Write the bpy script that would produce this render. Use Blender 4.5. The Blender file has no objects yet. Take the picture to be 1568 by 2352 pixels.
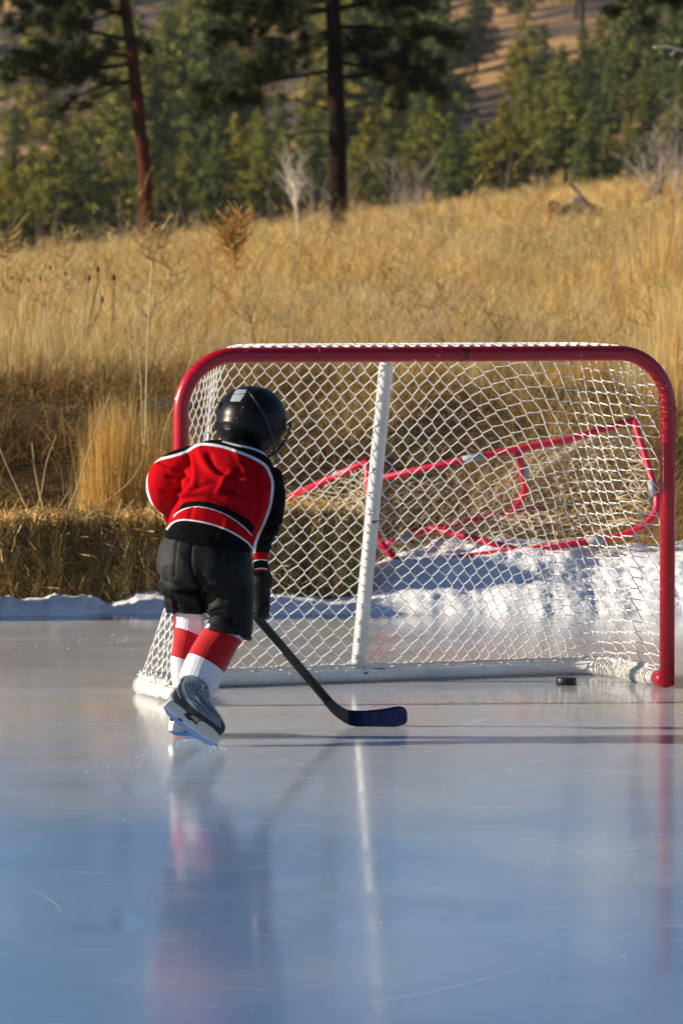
import bpy, bmesh, math, random
import numpy as np
from mathutils import Vector, Matrix, noise

SC = bpy.context.scene
COL = SC.collection
# ------------------------------------------------------------------ camera
F_PX = 9290.0; CX, CY = 784.0, 1176.0; CAM_H = 1.448
PITCH = math.atan(500.0 / F_PX)
cam_d = bpy.data.cameras.new('camera'); cam = bpy.data.objects.new('camera', cam_d); COL.objects.link(cam)
cam.location = (0, 0, CAM_H); cam.rotation_euler = (math.radians(90) - PITCH, 0, 0)
cam_d.sensor_fit = 'HORIZONTAL'; cam_d.sensor_width = 36.0; cam_d.lens = 36.0 * F_PX / 1568.0
cam_d.clip_start = 0.5; cam_d.clip_end = 4000
cam_d.dof.use_dof = True; cam_d.dof.focus_distance = 13.6; cam_d.dof.aperture_fstop = 10.5
SC.camera = cam
# ------------------------------------------------------------------ light
SUN_EL = math.radians(19.0)
SUN_AZ_OFF = math.radians(4.0)          # light travels to +x and very slightly away from the camera
world = bpy.data.worlds.new("World"); SC.world = world; world.use_nodes = True
wn = world.node_tree; bg = wn.nodes['Background']
sky = wn.nodes.new('ShaderNodeTexSky'); sky.sky_type = 'NISHITA'; sky.sun_disc = False
sky.sun_elevation = SUN_EL; sky.altitude = 1500; sky.air_density = 0.85; sky.dust_density = 0.0; sky.ozone_density = 3.0
ldir = Vector((math.cos(SUN_EL) * math.cos(SUN_AZ_OFF), math.cos(SUN_EL) * math.sin(SUN_AZ_OFF), -math.sin(SUN_EL)))
to_sun = -ldir
sky.sun_rotation = math.atan2(to_sun.x, to_sun.y)
wn.links.new(sky.outputs[0], bg.inputs[0]); bg.inputs[1].default_value = 0.062
sun_d = bpy.data.lights.new('sun', 'SUN'); sun_d.energy = 5.0; sun_d.angle = math.radians(0.5); sun_d.color = (1.0, 0.87, 0.68)
sun = bpy.data.objects.new('sun', sun_d); COL.objects.link(sun)
sun.rotation_euler = ldir.to_track_quat('-Z', 'Y').to_euler()
SC.view_settings.view_transform = 'Standard'; SC.view_settings.look = 'None'
SC.view_settings.exposure = 0.74; SC.view_settings.gamma = 1.0
SC.render.engine = 'CYCLES'
SC.cycles.max_bounces = 6; SC.cycles.transparent_max_bounces = 16

# ------------------------------------------------------------------ helpers
def ray(px, py):
    cx, cy = (px - CX) / F_PX, (CY - py) / F_PX
    c, s = math.cos(PITCH), math.sin(PITCH)
    return Vector((cx, c + cy * s, -s + cy * c))
def P(px, py, y):            # point seen at photo position (px,py) at distance y
    d = ray(px, py); k = y / d.y
    return Vector((d.x * k, y, CAM_H + d.z * k))
def PZ(px, py, z=0.0):       # point on the level z
    d = ray(px, py); k = (z - CAM_H) / d.z
    return Vector((d.x * k, d.y * k, z))

def tag(o, label=None, cat=None, group=None, kind=None):
    if label: o['label'] = label
    if cat: o['category'] = cat
    if group: o['group'] = group
    if kind: o['kind'] = kind
    return o
def empty(name, loc, label, cat, group=None, rz=0.0):
    o = bpy.data.objects.new(name, None); COL.objects.link(o)
    o.location = loc; o.rotation_euler = (0, 0, rz); o.empty_display_size = 0.1
    return tag(o, label, cat, group)
def link(name, me, mat, parent=None, loc=None, smooth=False):
    o = bpy.data.objects.new(name, me); COL.objects.link(o)
    for m in (mat if isinstance(mat, (list, tuple)) else [mat]): me.materials.append(m)
    if smooth: me.polygons.foreach_set('use_smooth', [True] * len(me.polygons)); me.update()
    if loc is not None: o.location = loc
    if parent is not None: o.parent = parent
    return o
class MB:                     # collects quads / tris with numpy
    def __init__(s): s.v = []; s.f = []; s.n = 0; s.c = []; s.a = []
    def add(s, V, Fq, col=None, att=None):
        V = np.asarray(V, dtype=np.float64).reshape(-1, 3)
        for f in Fq: s.f.append(np.asarray(f) + s.n)
        s.v.append(V); s.n += len(V)
        if col is not None: s.c.append(np.broadcast_to(np.asarray(col, float), (len(V), 3)))
        if att is not None: s.a.append(np.asarray(att, float).reshape(len(V)))
    def addq(s, V, Fm, col=None):   # V (n,3), Fm (m,k) same-size faces, fast
        s.v.append(np.asarray(V, float)); s.f.append(np.asarray(Fm) + s.n); s.n += len(V)
        if col is not None: s.c.append(np.asarray(col, float))
    def mesh(s, name, origin=(0, 0, 0)):
        V = np.concatenate(s.v) - np.array(origin)
        me = bpy.data.meshes.new(name); me.vertices.add(len(V)); me.vertices.foreach_set('co', V.ravel())
        loops = []; sizes = []
        for f in s.f:
            if f.ndim == 2: loops.append(f.ravel()); sizes.append(np.full(len(f), f.shape[1]))
            else: loops.append(f); sizes.append(np.array([len(f)]))
        L = np.concatenate(loops); S = np.concatenate(sizes)
        me.loops.add(len(L)); me.loops.foreach_set('vertex_index', L.astype(np.int32))
        me.polygons.add(len(S)); st = np.concatenate([[0], np.cumsum(S)[:-1]])
        me.polygons.foreach_set('loop_start', st.astype(np.int32))
        me.update(calc_edges=True)
        if s.c:
            C = np.concatenate(s.c); C4 = np.concatenate([C, np.ones((len(C), 1))], 1)
            at = me.color_attributes.new('tint', 'FLOAT_COLOR', 'POINT'); at.data.foreach_set('color', C4.ravel())
        if s.a:
            at = me.attributes.new('att', 'FLOAT', 'POINT'); at.data.foreach_set('value', np.concatenate(s.a))
        return me
def frames(pts):
    pts = [Vector(p) for p in pts]; n = len(pts); T = []
    for i in range(n):
        a = pts[max(i - 1, 0)]; b = pts[min(i + 1, n - 1)]; t = (b - a)
        T.append(t.normalized() if t.length > 1e-9 else Vector((0, 0, 1)))
    up = Vector((0, 0, 1)) if abs(T[0].z) < 0.9 else Vector((1, 0, 0))
    u = T[0].cross(up).normalized(); U = [u]
    for i in range(1, n):
        u = U[-1] - T[i] * U[-1].dot(T[i]); U.append(u.normalized())
    return pts, T, U
def tube(mb, pts, r, k=10, cap=True, flat=1.0, col=None):
    pts, T, U = frames(pts); n = len(pts)
    R = r if isinstance(r, (list, tuple, np.ndarray)) else [r] * n
    V = []
    for p, t, u, rr in zip(pts, T, U, R):
        w = t.cross(u)
        for j in range(k):
            a = 2 * math.pi * j / k
            V.append(p + u * (rr * math.cos(a)) + w * (rr * flat * math.sin(a)))
    Fq = [[(i * k + j, i * k + (j + 1) % k, (i + 1) * k + (j + 1) % k, (i + 1) * k + j) for i in range(n - 1) for j in range(k)]]
    Fq = [np.array(Fq[0])] if n > 1 else []
    if cap: Fq += [np.arange(k)[::-1].copy(), np.arange(k) + (n - 1) * k]
    mb.add([tuple(v) for v in V], Fq, col)
def smoothpath(pts, sub=6):   # Catmull-Rom
    pts = [Vector(p) for p in pts]; out = []
    for i in range(len(pts) - 1):
        p0 = pts[max(i - 1, 0)]; p1 = pts[i]; p2 = pts[i + 1]; p3 = pts[min(i + 2, len(pts) - 1)]
        for k in range(sub):
            t = k / sub
            out.append(0.5 * ((2 * p1) + (p2 - p0) * t + (2 * p0 - 5 * p1 + 4 * p2 - p3) * t * t + (3 * p1 - p0 - 3 * p2 + p3) * t ** 3))
    out.append(pts[-1]); return out
def roundcorners(pts, rads, seg=8):
    pts = [Vector(p) for p in pts]; out = [pts[0]]
    for i in range(1, len(pts) - 1):
        r = rads[i - 1]; a = (pts[i - 1] - pts[i]).normalized(); b = (pts[i + 1] - pts[i]).normalized()
        if r <= 0: out.append(pts[i]); continue
        p1 = pts[i] + a * r; p2 = pts[i] + b * r
        ang = a.angle(b)
        for k in range(seg + 1):
            t = k / seg
            # quarter-ellipse style blend
            w0 = math.cos(t * math.pi / 2); w1 = math.sin(t * math.pi / 2)
            out.append(pts[i] + a * r * (1 - w1) + b * r * (1 - w0))
    out.append(pts[-1]); return out
def box(mb, c, s, rot=None, col=None):
    V = [Vector((x * s[0] / 2, y * s[1] / 2, z * s[2] / 2)) for x in (-1, 1) for y in (-1, 1) for z in (-1, 1)]
    if rot is not None: V = [rot @ v for v in V]
    V = [v + Vector(c) for v in V]
    mb.add([tuple(v) for v in V], [np.array([(0, 1, 3, 2), (4, 6, 7, 5), (0, 4, 5, 1), (2, 3, 7, 6), (0, 2, 6, 4), (1, 5, 7, 3)])], col)

# ------------------------------------------------------------------ materials
def new_mat(name):
    m = bpy.data.materials.new(name); m.use_nodes = True; nt = m.node_tree
    b = nt.nodes['Principled BSDF']; return m, nt, b
def N(nt, t, **kw):
    n = nt.nodes.new(t)
    for k, v in kw.items(): setattr(n, k, v)
    return n
def noise_node(nt, scale, detail=4, rough=0.55, stretch=None, coord='Object'):
    tc = N(nt, 'ShaderNodeTexCoord'); mp = N(nt, 'ShaderNodeMapping')
    if stretch: mp.inputs['Scale'].default_value = stretch
    nt.links.new(tc.outputs[coord], mp.inputs[0])
    n = N(nt, 'ShaderNodeTexNoise'); n.inputs['Scale'].default_value = scale; n.inputs['Detail'].default_value = detail; n.inputs['Roughness'].default_value = rough
    nt.links.new(mp.outputs[0], n.inputs[0]); return n
def ramp(nt, src, stops):
    r = N(nt, 'ShaderNodeValToRGB'); e = r.color_ramp.elements
    while len(e) > 1: e.remove(e[-1])
    e[0].position = stops[0][0]; e[0].color = (*stops[0][1], 1)
    for p, c in stops[1:]:
        x = e.new(p); x.color = (*c, 1)
    nt.links.new(src, r.inputs[0]); return r
def simple(name, col, rough=0.5, var=0.12, vscale=20, bump=0.0, bscale=60, metal=0.0, coat=0.0, spec=None, stretch=None, bdist=0.01):
    m, nt, b = new_mat(name)
    n = noise_node(nt, vscale, 5, stretch=stretch)
    lo = tuple(max(0, c * (1 - var)) for c in col); hi = tuple(min(1, c * (1 + var)) for c in col)
    r = ramp(nt, n.outputs['Fac'], [(0.3, lo), (0.7, hi)])
    nt.links.new(r.outputs[0], b.inputs['Base Color'])
    b.inputs['Roughness'].default_value = rough; b.inputs['Metallic'].default_value = metal
    b.inputs['Coat Weight'].default_value = coat; b.inputs['Coat Roughness'].default_value = 0.15
    if spec is not None: b.inputs['Specular IOR Level'].default_value = spec
    if bump > 0:
        n2 = noise_node(nt, bscale, 4, stretch=stretch); bp = N(nt, 'ShaderNodeBump')
        bp.inputs['Strength'].default_value = bump; bp.inputs['Distance'].default_value = bdist
        nt.links.new(n2.outputs['Fac'], bp.inputs['Height']); nt.links.new(bp.outputs[0], b.inputs['Normal'])
    return m
def tinted(name, rough=0.7, trans=0.3, spec=0.2, gain=1.0):   # colour per vertex (blades, needles)
    m, nt, b = new_mat(name)
    at = N(nt, 'ShaderNodeAttribute', attribute_name='tint')
    src = at.outputs['Color']
    if gain != 1.0:
        g = N(nt, 'ShaderNodeMixRGB', blend_type='MULTIPLY'); g.inputs[0].default_value = 1; g.inputs[2].default_value = (gain, gain, gain, 1)
        nt.links.new(src, g.inputs[1]); src = g.outputs[0]
    nt.links.new(src, b.inputs['Base Color']); b.inputs['Roughness'].default_value = rough
    b.inputs['Specular IOR Level'].default_value = spec
    if trans > 0:
        tr = N(nt, 'ShaderNodeBsdfTranslucent'); nt.links.new(src, tr.inputs[0])
        mx = N(nt, 'ShaderNodeMixShader'); mx.inputs[0].default_value = trans
        nt.links.new(b.outputs[0], mx.inputs[1]); nt.links.new(tr.outputs[0], mx.inputs[2])
        nt.links.new(mx.outputs[0], nt.nodes['Material Output'].inputs[0])
    return m

# ------------------------------------------------------------------ terrain
TD = [18.3, 19.0, 19.8, 21, 22.5, 24.5, 28, 35, 45, 55, 62, 80, 120, 170, 220, 300, 400, 600, 900, 1000, 1300, 1600]
TL = [-.05, .05, .14, .42, .70, .90, .98, 1.03, 1.13, 1.26, 1.24, 1.4, 2.1, 2.6, 4.5, 9, 17, 42, 86, 96, 70, 60]
TR = [-.05, .05, .14, .36, .62, .86, 1.00, 1.20, 1.56, 1.98, 2.16, 2.7, 4.4, 6.3, 9.0, 17, 30, 55, 92, 100, 72, 60]
def ground_np(x, y):
    x = np.asarray(x, float); y = np.asarray(y, float)
    yy = np.maximum(y, 1.0)
    t = np.clip((x / yy / 0.0844 + 1) / 2, -0.5, 1.5)
    zl = np.interp(yy, TD, TL); zr = np.interp(yy, TD, TR)
    z = zl + (zr - zl) * t
    amp = np.clip((yy - 18.5) / 40, 0, 1)
    z = z + amp * 0.06 * (np.sin(x * 1.3 + yy * 0.31) + np.sin(x * 0.57 - yy * 0.83 + 1.0))
    far = np.clip((yy - 240) / 400, 0, 1)
    # terraces that climb to the right
    z = z + far * (1.6 * np.sin((z * 0.35 - x * 0.035)) + 1.2 * np.sin(x * 0.05 + yy * 0.02))
    z = np.where(y < 18.3, -0.05, z)
    return z
def ground(x, y): return float(ground_np(x, y))

def build_terrain():
    ys = np.concatenate([np.array([-60, -20, 0, 10, 15, 17.5, 18.0, 18.3]), np.linspace(18.5, 30, 60), np.linspace(30.6, 70, 70), np.linspace(71, 300, 110), np.linspace(304, 1100, 150), np.linspace(1120, 1700, 12)])
    h = np.concatenate([np.linspace(0, 8, 60), np.linspace(8.5, 60, 60), np.linspace(62, 500, 60)[0:], np.array([600, 800])])
    xs = np.concatenate([-h[:0:-1], h])
    X, Y = np.meshgrid(xs, ys); Z = ground_np(X, Y)
    n, m = X.shape
    idx = np.arange(n * m).reshape(n, m)
    Fm = np.stack([idx[:-1, :-1], idx[:-1, 1:], idx[1:, 1:], idx[1:, :-1]], -1).reshape(-1, 4)
    mb = MB(); mb.addq(np.stack([X, Y, Z], -1).reshape(-1, 3), Fm)
    m_, nt, b = new_mat('ground_mat')
    # near soil / litter, far dry hillside, mixed by distance along y
    tc = N(nt, 'ShaderNodeTexCoord'); sp = N(nt, 'ShaderNodeSeparateXYZ'); nt.links.new(tc.outputs['Object'], sp.inputs[0])
    n1 = noise_node(nt, 6.0, 8, 0.7); near = ramp(nt, n1.outputs['Fac'], [(0.3, (0.020, 0.014, 0.009)), (0.5, (0.055, 0.036, 0.018)), (0.68, (0.17, 0.105, 0.04))])
    n2 = noise_node(nt, 0.022, 8, 0.62, stretch=(1, 0.55, 3)); far = ramp(nt, n2.outputs['Fac'], [(0.42, (0.05, 0.042, 0.045)), (0.52, (0.12, 0.085, 0.065)), (0.56, (0.36, 0.215, 0.095)), (0.70, (0.50, 0.32, 0.135))])
    mr = N(nt, 'ShaderNodeMapRange'); mr.inputs[1].default_value = 25; mr.inputs[2].default_value = 60
    nt.links.new(sp.outputs[1], mr.inputs[0])
    mx = N(nt, 'ShaderNodeMixRGB'); nt.links.new(mr.outputs[0], mx.inputs[0]); nt.links.new(near.outputs[0], mx.inputs[1]); nt.links.new(far.outputs[0], mx.inputs[2])
    nt.links.new(mx.outputs[0], b.inputs['Base Color']); b.inputs['Roughness'].default_value = 0.95; b.inputs['Specular IOR Level'].default_value = 0.1
    n3 = noise_node(nt, 18, 6, 0.7); bp = N(nt, 'ShaderNodeBump'); bp.inputs['Strength'].default_value = 0.8; bp.inputs['Distance'].default_value = 0.05
    nt.links.new(n3.outputs['Fac'], bp.inputs['Height']); nt.links.new(bp.outputs[0], b.inputs['Normal'])
    o = link('ground', mb.mesh('ground'), m_, smooth=True); tag(o, kind='structure')
build_terrain()

# ------------------------------------------------------------------ ice
def build_ice():
    mb = MB()
    mb.add([(-30, -20, 0), (30, -20, 0), (30, 18.75, 0), (-30, 18.75, 0)], [np.array([(0, 1, 2, 3)])])
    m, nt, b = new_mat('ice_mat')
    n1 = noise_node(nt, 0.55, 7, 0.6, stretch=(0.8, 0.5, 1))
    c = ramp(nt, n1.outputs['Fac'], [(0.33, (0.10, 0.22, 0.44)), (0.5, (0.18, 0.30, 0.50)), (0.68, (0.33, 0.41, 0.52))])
    # thin scratches and frost specks
    s1 = noise_node(nt, 9, 3, 0.5, stretch=(0.35, 9, 1)); r1 = ramp(nt, s1.outputs['Fac'], [(0.66, (0, 0, 0)), (0.76, (1, 1, 1))])
    s2 = noise_node(nt, 30, 2, 0.5, stretch=(1, 1.2, 1)); r2 = ramp(nt, s2.outputs['Fac'], [(0.74, (0, 0, 0)), (0.78, (1, 1, 1))])
    mxs = N(nt, 'ShaderNodeMixRGB', blend_type='ADD'); mxs.inputs[0].default_value = 1; nt.links.new(r1.outputs[0], mxs.inputs[1]); nt.links.new(r2.outputs[0], mxs.inputs[2])
    k = N(nt, 'ShaderNodeMath', operation='MULTIPLY'); k.inputs[1].default_value = 0.35; nt.links.new(mxs.outputs[0], k.inputs[0])
    mx = N(nt, 'ShaderNodeMixRGB'); nt.links.new(k.outputs[0], mx.inputs[0]); nt.links.new(c.outputs[0], mx.inputs[1]); mx.inputs[2].default_value = (0.75, 0.78, 0.82, 1)
    # whiter scraped ice round the goal and the far edge, the sky's reflected blue painted in nearer the camera
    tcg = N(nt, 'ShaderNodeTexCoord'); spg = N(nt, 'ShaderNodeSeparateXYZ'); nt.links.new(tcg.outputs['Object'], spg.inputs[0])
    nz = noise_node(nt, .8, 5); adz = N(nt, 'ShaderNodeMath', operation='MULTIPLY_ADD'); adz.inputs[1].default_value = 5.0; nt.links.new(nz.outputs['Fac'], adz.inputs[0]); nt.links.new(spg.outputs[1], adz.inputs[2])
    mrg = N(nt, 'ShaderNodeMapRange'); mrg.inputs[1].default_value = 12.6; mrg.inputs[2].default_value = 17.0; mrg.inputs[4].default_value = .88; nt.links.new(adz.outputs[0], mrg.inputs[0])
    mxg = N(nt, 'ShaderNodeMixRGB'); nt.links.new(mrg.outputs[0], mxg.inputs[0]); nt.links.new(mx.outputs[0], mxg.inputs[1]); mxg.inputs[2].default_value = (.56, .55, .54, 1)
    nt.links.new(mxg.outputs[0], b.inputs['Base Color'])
    n2 = noise_node(nt, 1.6, 5, 0.6, stretch=(0.6, 1.6, 1))
    rr = ramp(nt, n2.outputs['Fac'], [(0.35, (0.07, 0.07, 0.07)), (0.65, (0.165, 0.165, 0.165))])
    rg = N(nt, 'ShaderNodeMath', operation='ADD'); k2 = N(nt, 'ShaderNodeMath', operation='MULTIPLY'); k2.inputs[1].default_value = 0.3
    nt.links.new(mxs.outputs[0], k2.inputs[0]); nt.links.new(rr.outputs[0], rg.inputs[0]); nt.links.new(k2.outputs[0], rg.inputs[1])
    nt.links.new(rg.outputs[0], b.inputs['Roughness']); b.inputs['IOR'].default_value = 1.31
    b.inputs['Specular IOR Level'].default_value = 0.68
    n3 = noise_node(nt, 5, 5, 0.6, stretch=(0.5, 2.2, 1)); bp = N(nt, 'ShaderNodeBump'); bp.inputs['Strength'].default_value = 0.18; bp.inputs['Distance'].default_value = 0.003
    nt.links.new(n3.outputs['Fac'], bp.inputs['Height']); nt.links.new(bp.outputs[0], b.inputs['Normal'])
    m.node_tree.nodes['Principled BSDF'].subsurface_method = 'BURLEY'; b.inputs['Subsurface Weight'].default_value = .75; b.inputs['Subsurface Radius'].default_value = (.8, 1.0, 1.3); b.inputs['Subsurface Scale'].default_value = .08
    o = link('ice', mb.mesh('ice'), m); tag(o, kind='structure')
build_ice()

def fbm(x, y, z=0.0, o=4):
    return noise.fractal(Vector((x, y, z)), 0.9, 2.0, o)

# snow along the edge of the rink: one lumpy sheet
SNOW_TOP = [(-400, .15), (0, .165), (60, .13), (150, .16), (210, .11), (240, .05), (275, .10), (330, .19), (420, .19), (560, .14), (640, .20), (690, .15), (740, .09), (800, .10), (850, .20), (900, .27), (960, .33), (1020, .36), (1080, .34), (1130, .38), (1200, .37), (1290, .36), (1340, .32), (1400, .25), (1470, .28), (1540, .33), (1700, .36), (2000, .36)]
SNOW_D = [(-400, .30), (250, .25), (420, .4), (640, .5), (800, .55), (900, .95), (1100, 1.15), (1400, 1.1), (2000, 1.1)]
def build_snow():
    y0 = 18.0
    xs = np.arange(-5.2, 3.6, 0.016); ws = np.linspace(0, 1, 62)
    V = []
    px_of = lambda x: x / 18.3 * F_PX + CX
    for x in xs:
        px = px_of(x)
        h = np.interp(px, [a for a, _ in SNOW_TOP], [b for _, b in SNOW_TOP]); dep = np.interp(px, [a for a, _ in SNOW_D], [b for _, b in SNOW_D])
        edge = y0 + 0.07 * fbm(x * 1.7, 3) + 0.06 * fbm(x * 7, 5) - 0.10 * max(0, min(1, (300 - px) / 500)) + (0.28 if px < 760 else .28)
        for w in ws:
            y = edge + dep * 1.5 * w
            prof = math.sin(min(1, w * 1.35) * math.pi / 2) ** 0.8 * (1 if w < 0.72 else max(0, math.cos((w - 0.72) / 0.28 * math.pi / 2)))
            lump = 0.20 * fbm(x * 2.0, y * 2.0, 1) + 0.13 * fbm(x * 5.0, y * 5.0, 2) + 0.07 * abs(fbm(x * 17, y * 17, 4)) 
            z = (.48 if px > 780 else .50) * h * prof * max(.3, 1 + lump * (1.0 if px > 780 else 1.3)) * (1 if px > 780 else (.75 + .5 * abs(fbm(x * 5.5, 11)))) + 0.010 * fbm(x * 30, y * 30, 7) * min(1, w * 8)
            gz = max(0.0, ground(x, y)) if y > 18.9 else 0
            V.append((x, y, max(z, -0.02 if w > 0 else -0.004) + gz * min(1, w)))
    n, m = len(xs), len(ws); idx = np.arange(n * m).reshape(n, m)
    Fm = np.stack([idx[:-1, :-1], idx[1:, :-1], idx[1:, 1:], idx[:-1, 1:]], -1).reshape(-1, 4)
    mb = MB(); mb.addq(np.array(V), Fm)
    m_ = simple('snow_mat', (0.88, 0.88, 0.90), 0.75, 0.06, 9, bump=0.4, bscale=45, spec=0.3, bdist=0.015)
    b = m_.node_tree.nodes['Principled BSDF']; b.inputs['Subsurface Weight'].default_value = 0.0
    o = link('snow_bank', mb.mesh('snow_bank'), m_, smooth=True); tag(o, 'heaped white snow along the far edge of the ice', 'snow', kind='stuff')
build_snow()

# fine skate cuts and ice shavings
def build_marks():
    rr = random.Random(12); mb = MB()
    for k in range(38):
        y = rr.uniform(7.6, 17.6); x = rr.uniform(-1, 1) * .095 * y; a = rr.uniform(-.5, .5) + rr.choice((0, 0, .9, -.9)); L = rr.uniform(.15, 1.1); cvt = rr.uniform(-.9, .9); w = rr.uniform(.0004, .0011); n = 14; V = []
        for i in range(n + 1):
            t = i / n; aa = a + cvt * t; x += math.cos(aa) * L / n; y2 = y + math.sin(aa) * L * t; ww = w * math.sin(math.pi * t) + .0002
            V += [(x - math.sin(aa) * ww, y2 + math.cos(aa) * ww, .004), (x + math.sin(aa) * ww, y2 - math.cos(aa) * ww, .004)]
        mb.add(V, [np.array([(2 * i, 2 * i + 1, 2 * i + 3, 2 * i + 2) for i in range(n)])])
    for cx_, cy_, n, s in ((345, 1735, 26, .035), (240, 1768, 10, .05), (300, 1690, 12, .06), (500, 1722, 14, .02), (200, 1480, 20, .12), (430, 1700, 16, .05), (860, 1440, 14, .3), (1000, 1900, 14, .8), (400, 2100, 10, .8)):
        c = PZ(cx_, cy_)
        for k in range(n):
            p = Vector((c.x + rr.gauss(0, s), c.y + rr.gauss(0, s * 1.6), 0)); r = rr.uniform(.0006, .0018)
            box(mb, (p.x, p.y, r * .8), (r * 2, r * 2, r * 1.6), Matrix.Rotation(rr.uniform(0, 3), 3, 'Z'))
    o = link('ice_shavings', mb.mesh('ice_shavings'), simple('shavings_mat', (.62, .64, .68), .8)); tag(o, 'white skate cuts and crumbs of scraped ice on the rink', 'ice shavings', kind='stuff')
build_marks()
# ================================================================== hockey goal
M_red = simple('red_paint', (0.44, 0.002, 0.014), 0.30, 0.10, 6, coat=0.15)
def chip_red():
    nt = M_red.node_tree; b = nt.nodes['Principled BSDF']; src = b.inputs['Base Color'].links[0].from_socket
    n = noise_node(nt, 21, 3, .6, stretch=(1, 1, 1.6)); r_ = ramp(nt, n.outputs['Fac'], [(.70, (0, 0, 0)), (.715, (1, 1, 1))]); n2 = noise_node(nt, 9, 2, .5, stretch=(1, 1, .5)); r2 = ramp(nt, n2.outputs['Fac'], [(.69, (0, 0, 0)), (.72, (1, 1, 1))])
    a = N(nt, 'ShaderNodeMixRGB'); nt.links.new(r2.outputs[0], a.inputs[0]); nt.links.new(src, a.inputs[1]); a.inputs[2].default_value = (.12, .004, .008, 1)
    c = N(nt, 'ShaderNodeMixRGB'); nt.links.new(r_.outputs[0], c.inputs[0]); nt.links.new(a.outputs[0], c.inputs[1]); c.inputs[2].default_value = (.55, .42, .42, 1); nt.links.new(c.outputs[0], b.inputs['Base Color'])
chip_red()
def scuffed_white():
    m, nt, b = new_mat('white_powder_coat')
    n = noise_node(nt, 13, 2, 0.5, stretch=(1.0, 1.0, 2.6)); sc = ramp(nt, n.outputs['Fac'], [(0.705, (0, 0, 0)), (0.73, (1, 1, 1))])
    n2 = noise_node(nt, 5, 4); base = ramp(nt, n2.outputs['Fac'], [(0.3, (0.66, 0.66, 0.63)), (0.7, (0.80, 0.80, 0.77))])
    mx = N(nt, 'ShaderNodeMixRGB'); nt.links.new(sc.outputs[0], mx.inputs[0]); nt.links.new(base.outputs[0], mx.inputs[1]); mx.inputs[2].default_value = (0.10, 0.10, 0.11, 1)
    nt.links.new(mx.outputs[0], b.inputs['Base Color']); b.inputs['Roughness'].default_value = 0.35
    return m
M_white_tube = scuffed_white()
M_net = simple('net_cord', (0.88, 0.86, 0.80), 0.8, 0.06, 40, bump=0.5, bscale=300, bdist=0.002)
M_oldnet = simple('old_net_cord', (0.58, 0.47, 0.32), 0.9, 0.15, 20)
M_steel = simple('steel', (0.55, 0.56, 0.58), 0.22, 0.05, 30, metal=1.0)

TR_ = 0.028
gL = PZ(417, 1622); gR = PZ(1531, 1580); gL.z = gR.z = 0
gx = (gR - gL).normalized(); gy = Vector((-gx.y, gx.x, 0)); GW = (gR - gL).length
print('goal width', GW, 'angle', math.degrees(math.atan2(gx.y, gx.x)))
GH = 1.262 - TR_
GD = 0.60
def G(a, b, c): return gL + gx * a + gy * b + Vector((0, 0, c))
goal = empty('hockey_goal', gL, 'large red framed hockey goal with white netting standing on the ice beside the skater', 'hockey goal')
def gpart(name, mb, mat, smooth=True, parent=goal):
    o = link(name, mb.mesh(name, gL), mat, parent, smooth=smooth); return o
# hoop
hoop = roundcorners([G(0, 0, TR_ * 0.3), G(0, 0, GH), G(GW, 0, GH), G(GW, 0, TR_ * 0.3)], [0.20, 0.20], 14)
mb = MB(); tube(mb, hoop, TR_, 24); 
hoop_ob = gpart('goal_frame', mb, M_red)
# base frame: side tubes and the straight back tube with bent corners
mb = MB()
base = roundcorners([G(0.02, 0.03, TR_), G(-0.0, GD, TR_), G(GW, GD, TR_), G(GW - 0.0, 0.06, TR_)], [0.16, 0.16], 12)
tube(mb, base, TR_ * 0.98, 20); gpart('base_frame', mb, M_white_tube)
mb = MB(); tube(mb, [G(GW - 0.002, 0.0, TR_ + .002), G(GW - .002, 0.075, TR_ + .002)], TR_ * 1.04, 20); gpart('corner_sleeve', mb, M_red)
# hairline joint sleeve on the crossbar
mb = MB(); tube(mb, [G(GW * .27, 0, GH), G(GW * .2755, 0, GH)], TR_ + .0012, 24); gpart('joint_ring', mb, M_red, parent=hoop_ob); 
# centre post
cp_top = P(889, 812, 0.5 * (gL.y + gR.y) + 0.22); cp_bot = G(0.955, GD - 0.0, TR_)
cpb = P(822, 1540, cp_bot.y)
cp_bot = Vector((cpb.x, cp_bot.y, TR_ * 1.9))
mb = MB()
topjoin = G(0.86, 0.0, GH)
tube(mb, smoothpath([topjoin, topjoin.lerp(cp_top, 0.75) + Vector((0, 0, .012)), cp_top + Vector((0, 0, 0.0)), cp_top.lerp(cp_bot, 0.08), cp_top.lerp(cp_bot, 0.5), cp_bot], 6), TR_ * 0.93, 20)
cpo = gpart('center_post', mb, M_white_tube)
for k, t in enumerate((0.03, 0.5, 0.965)):
    c = cp_top.lerp(cp_bot, t) + Vector((0.004, -TR_ * 0.93, 0)); mb = MB()
    tube(mb, [c + Vector((0, .002, 0)), c + Vector((0, -.003, 0)), c + Vector((0, -.006, 0))], [.0065, .0065, .003], 10); gpart('bolt', mb, M_steel, parent=cpo)

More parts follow.
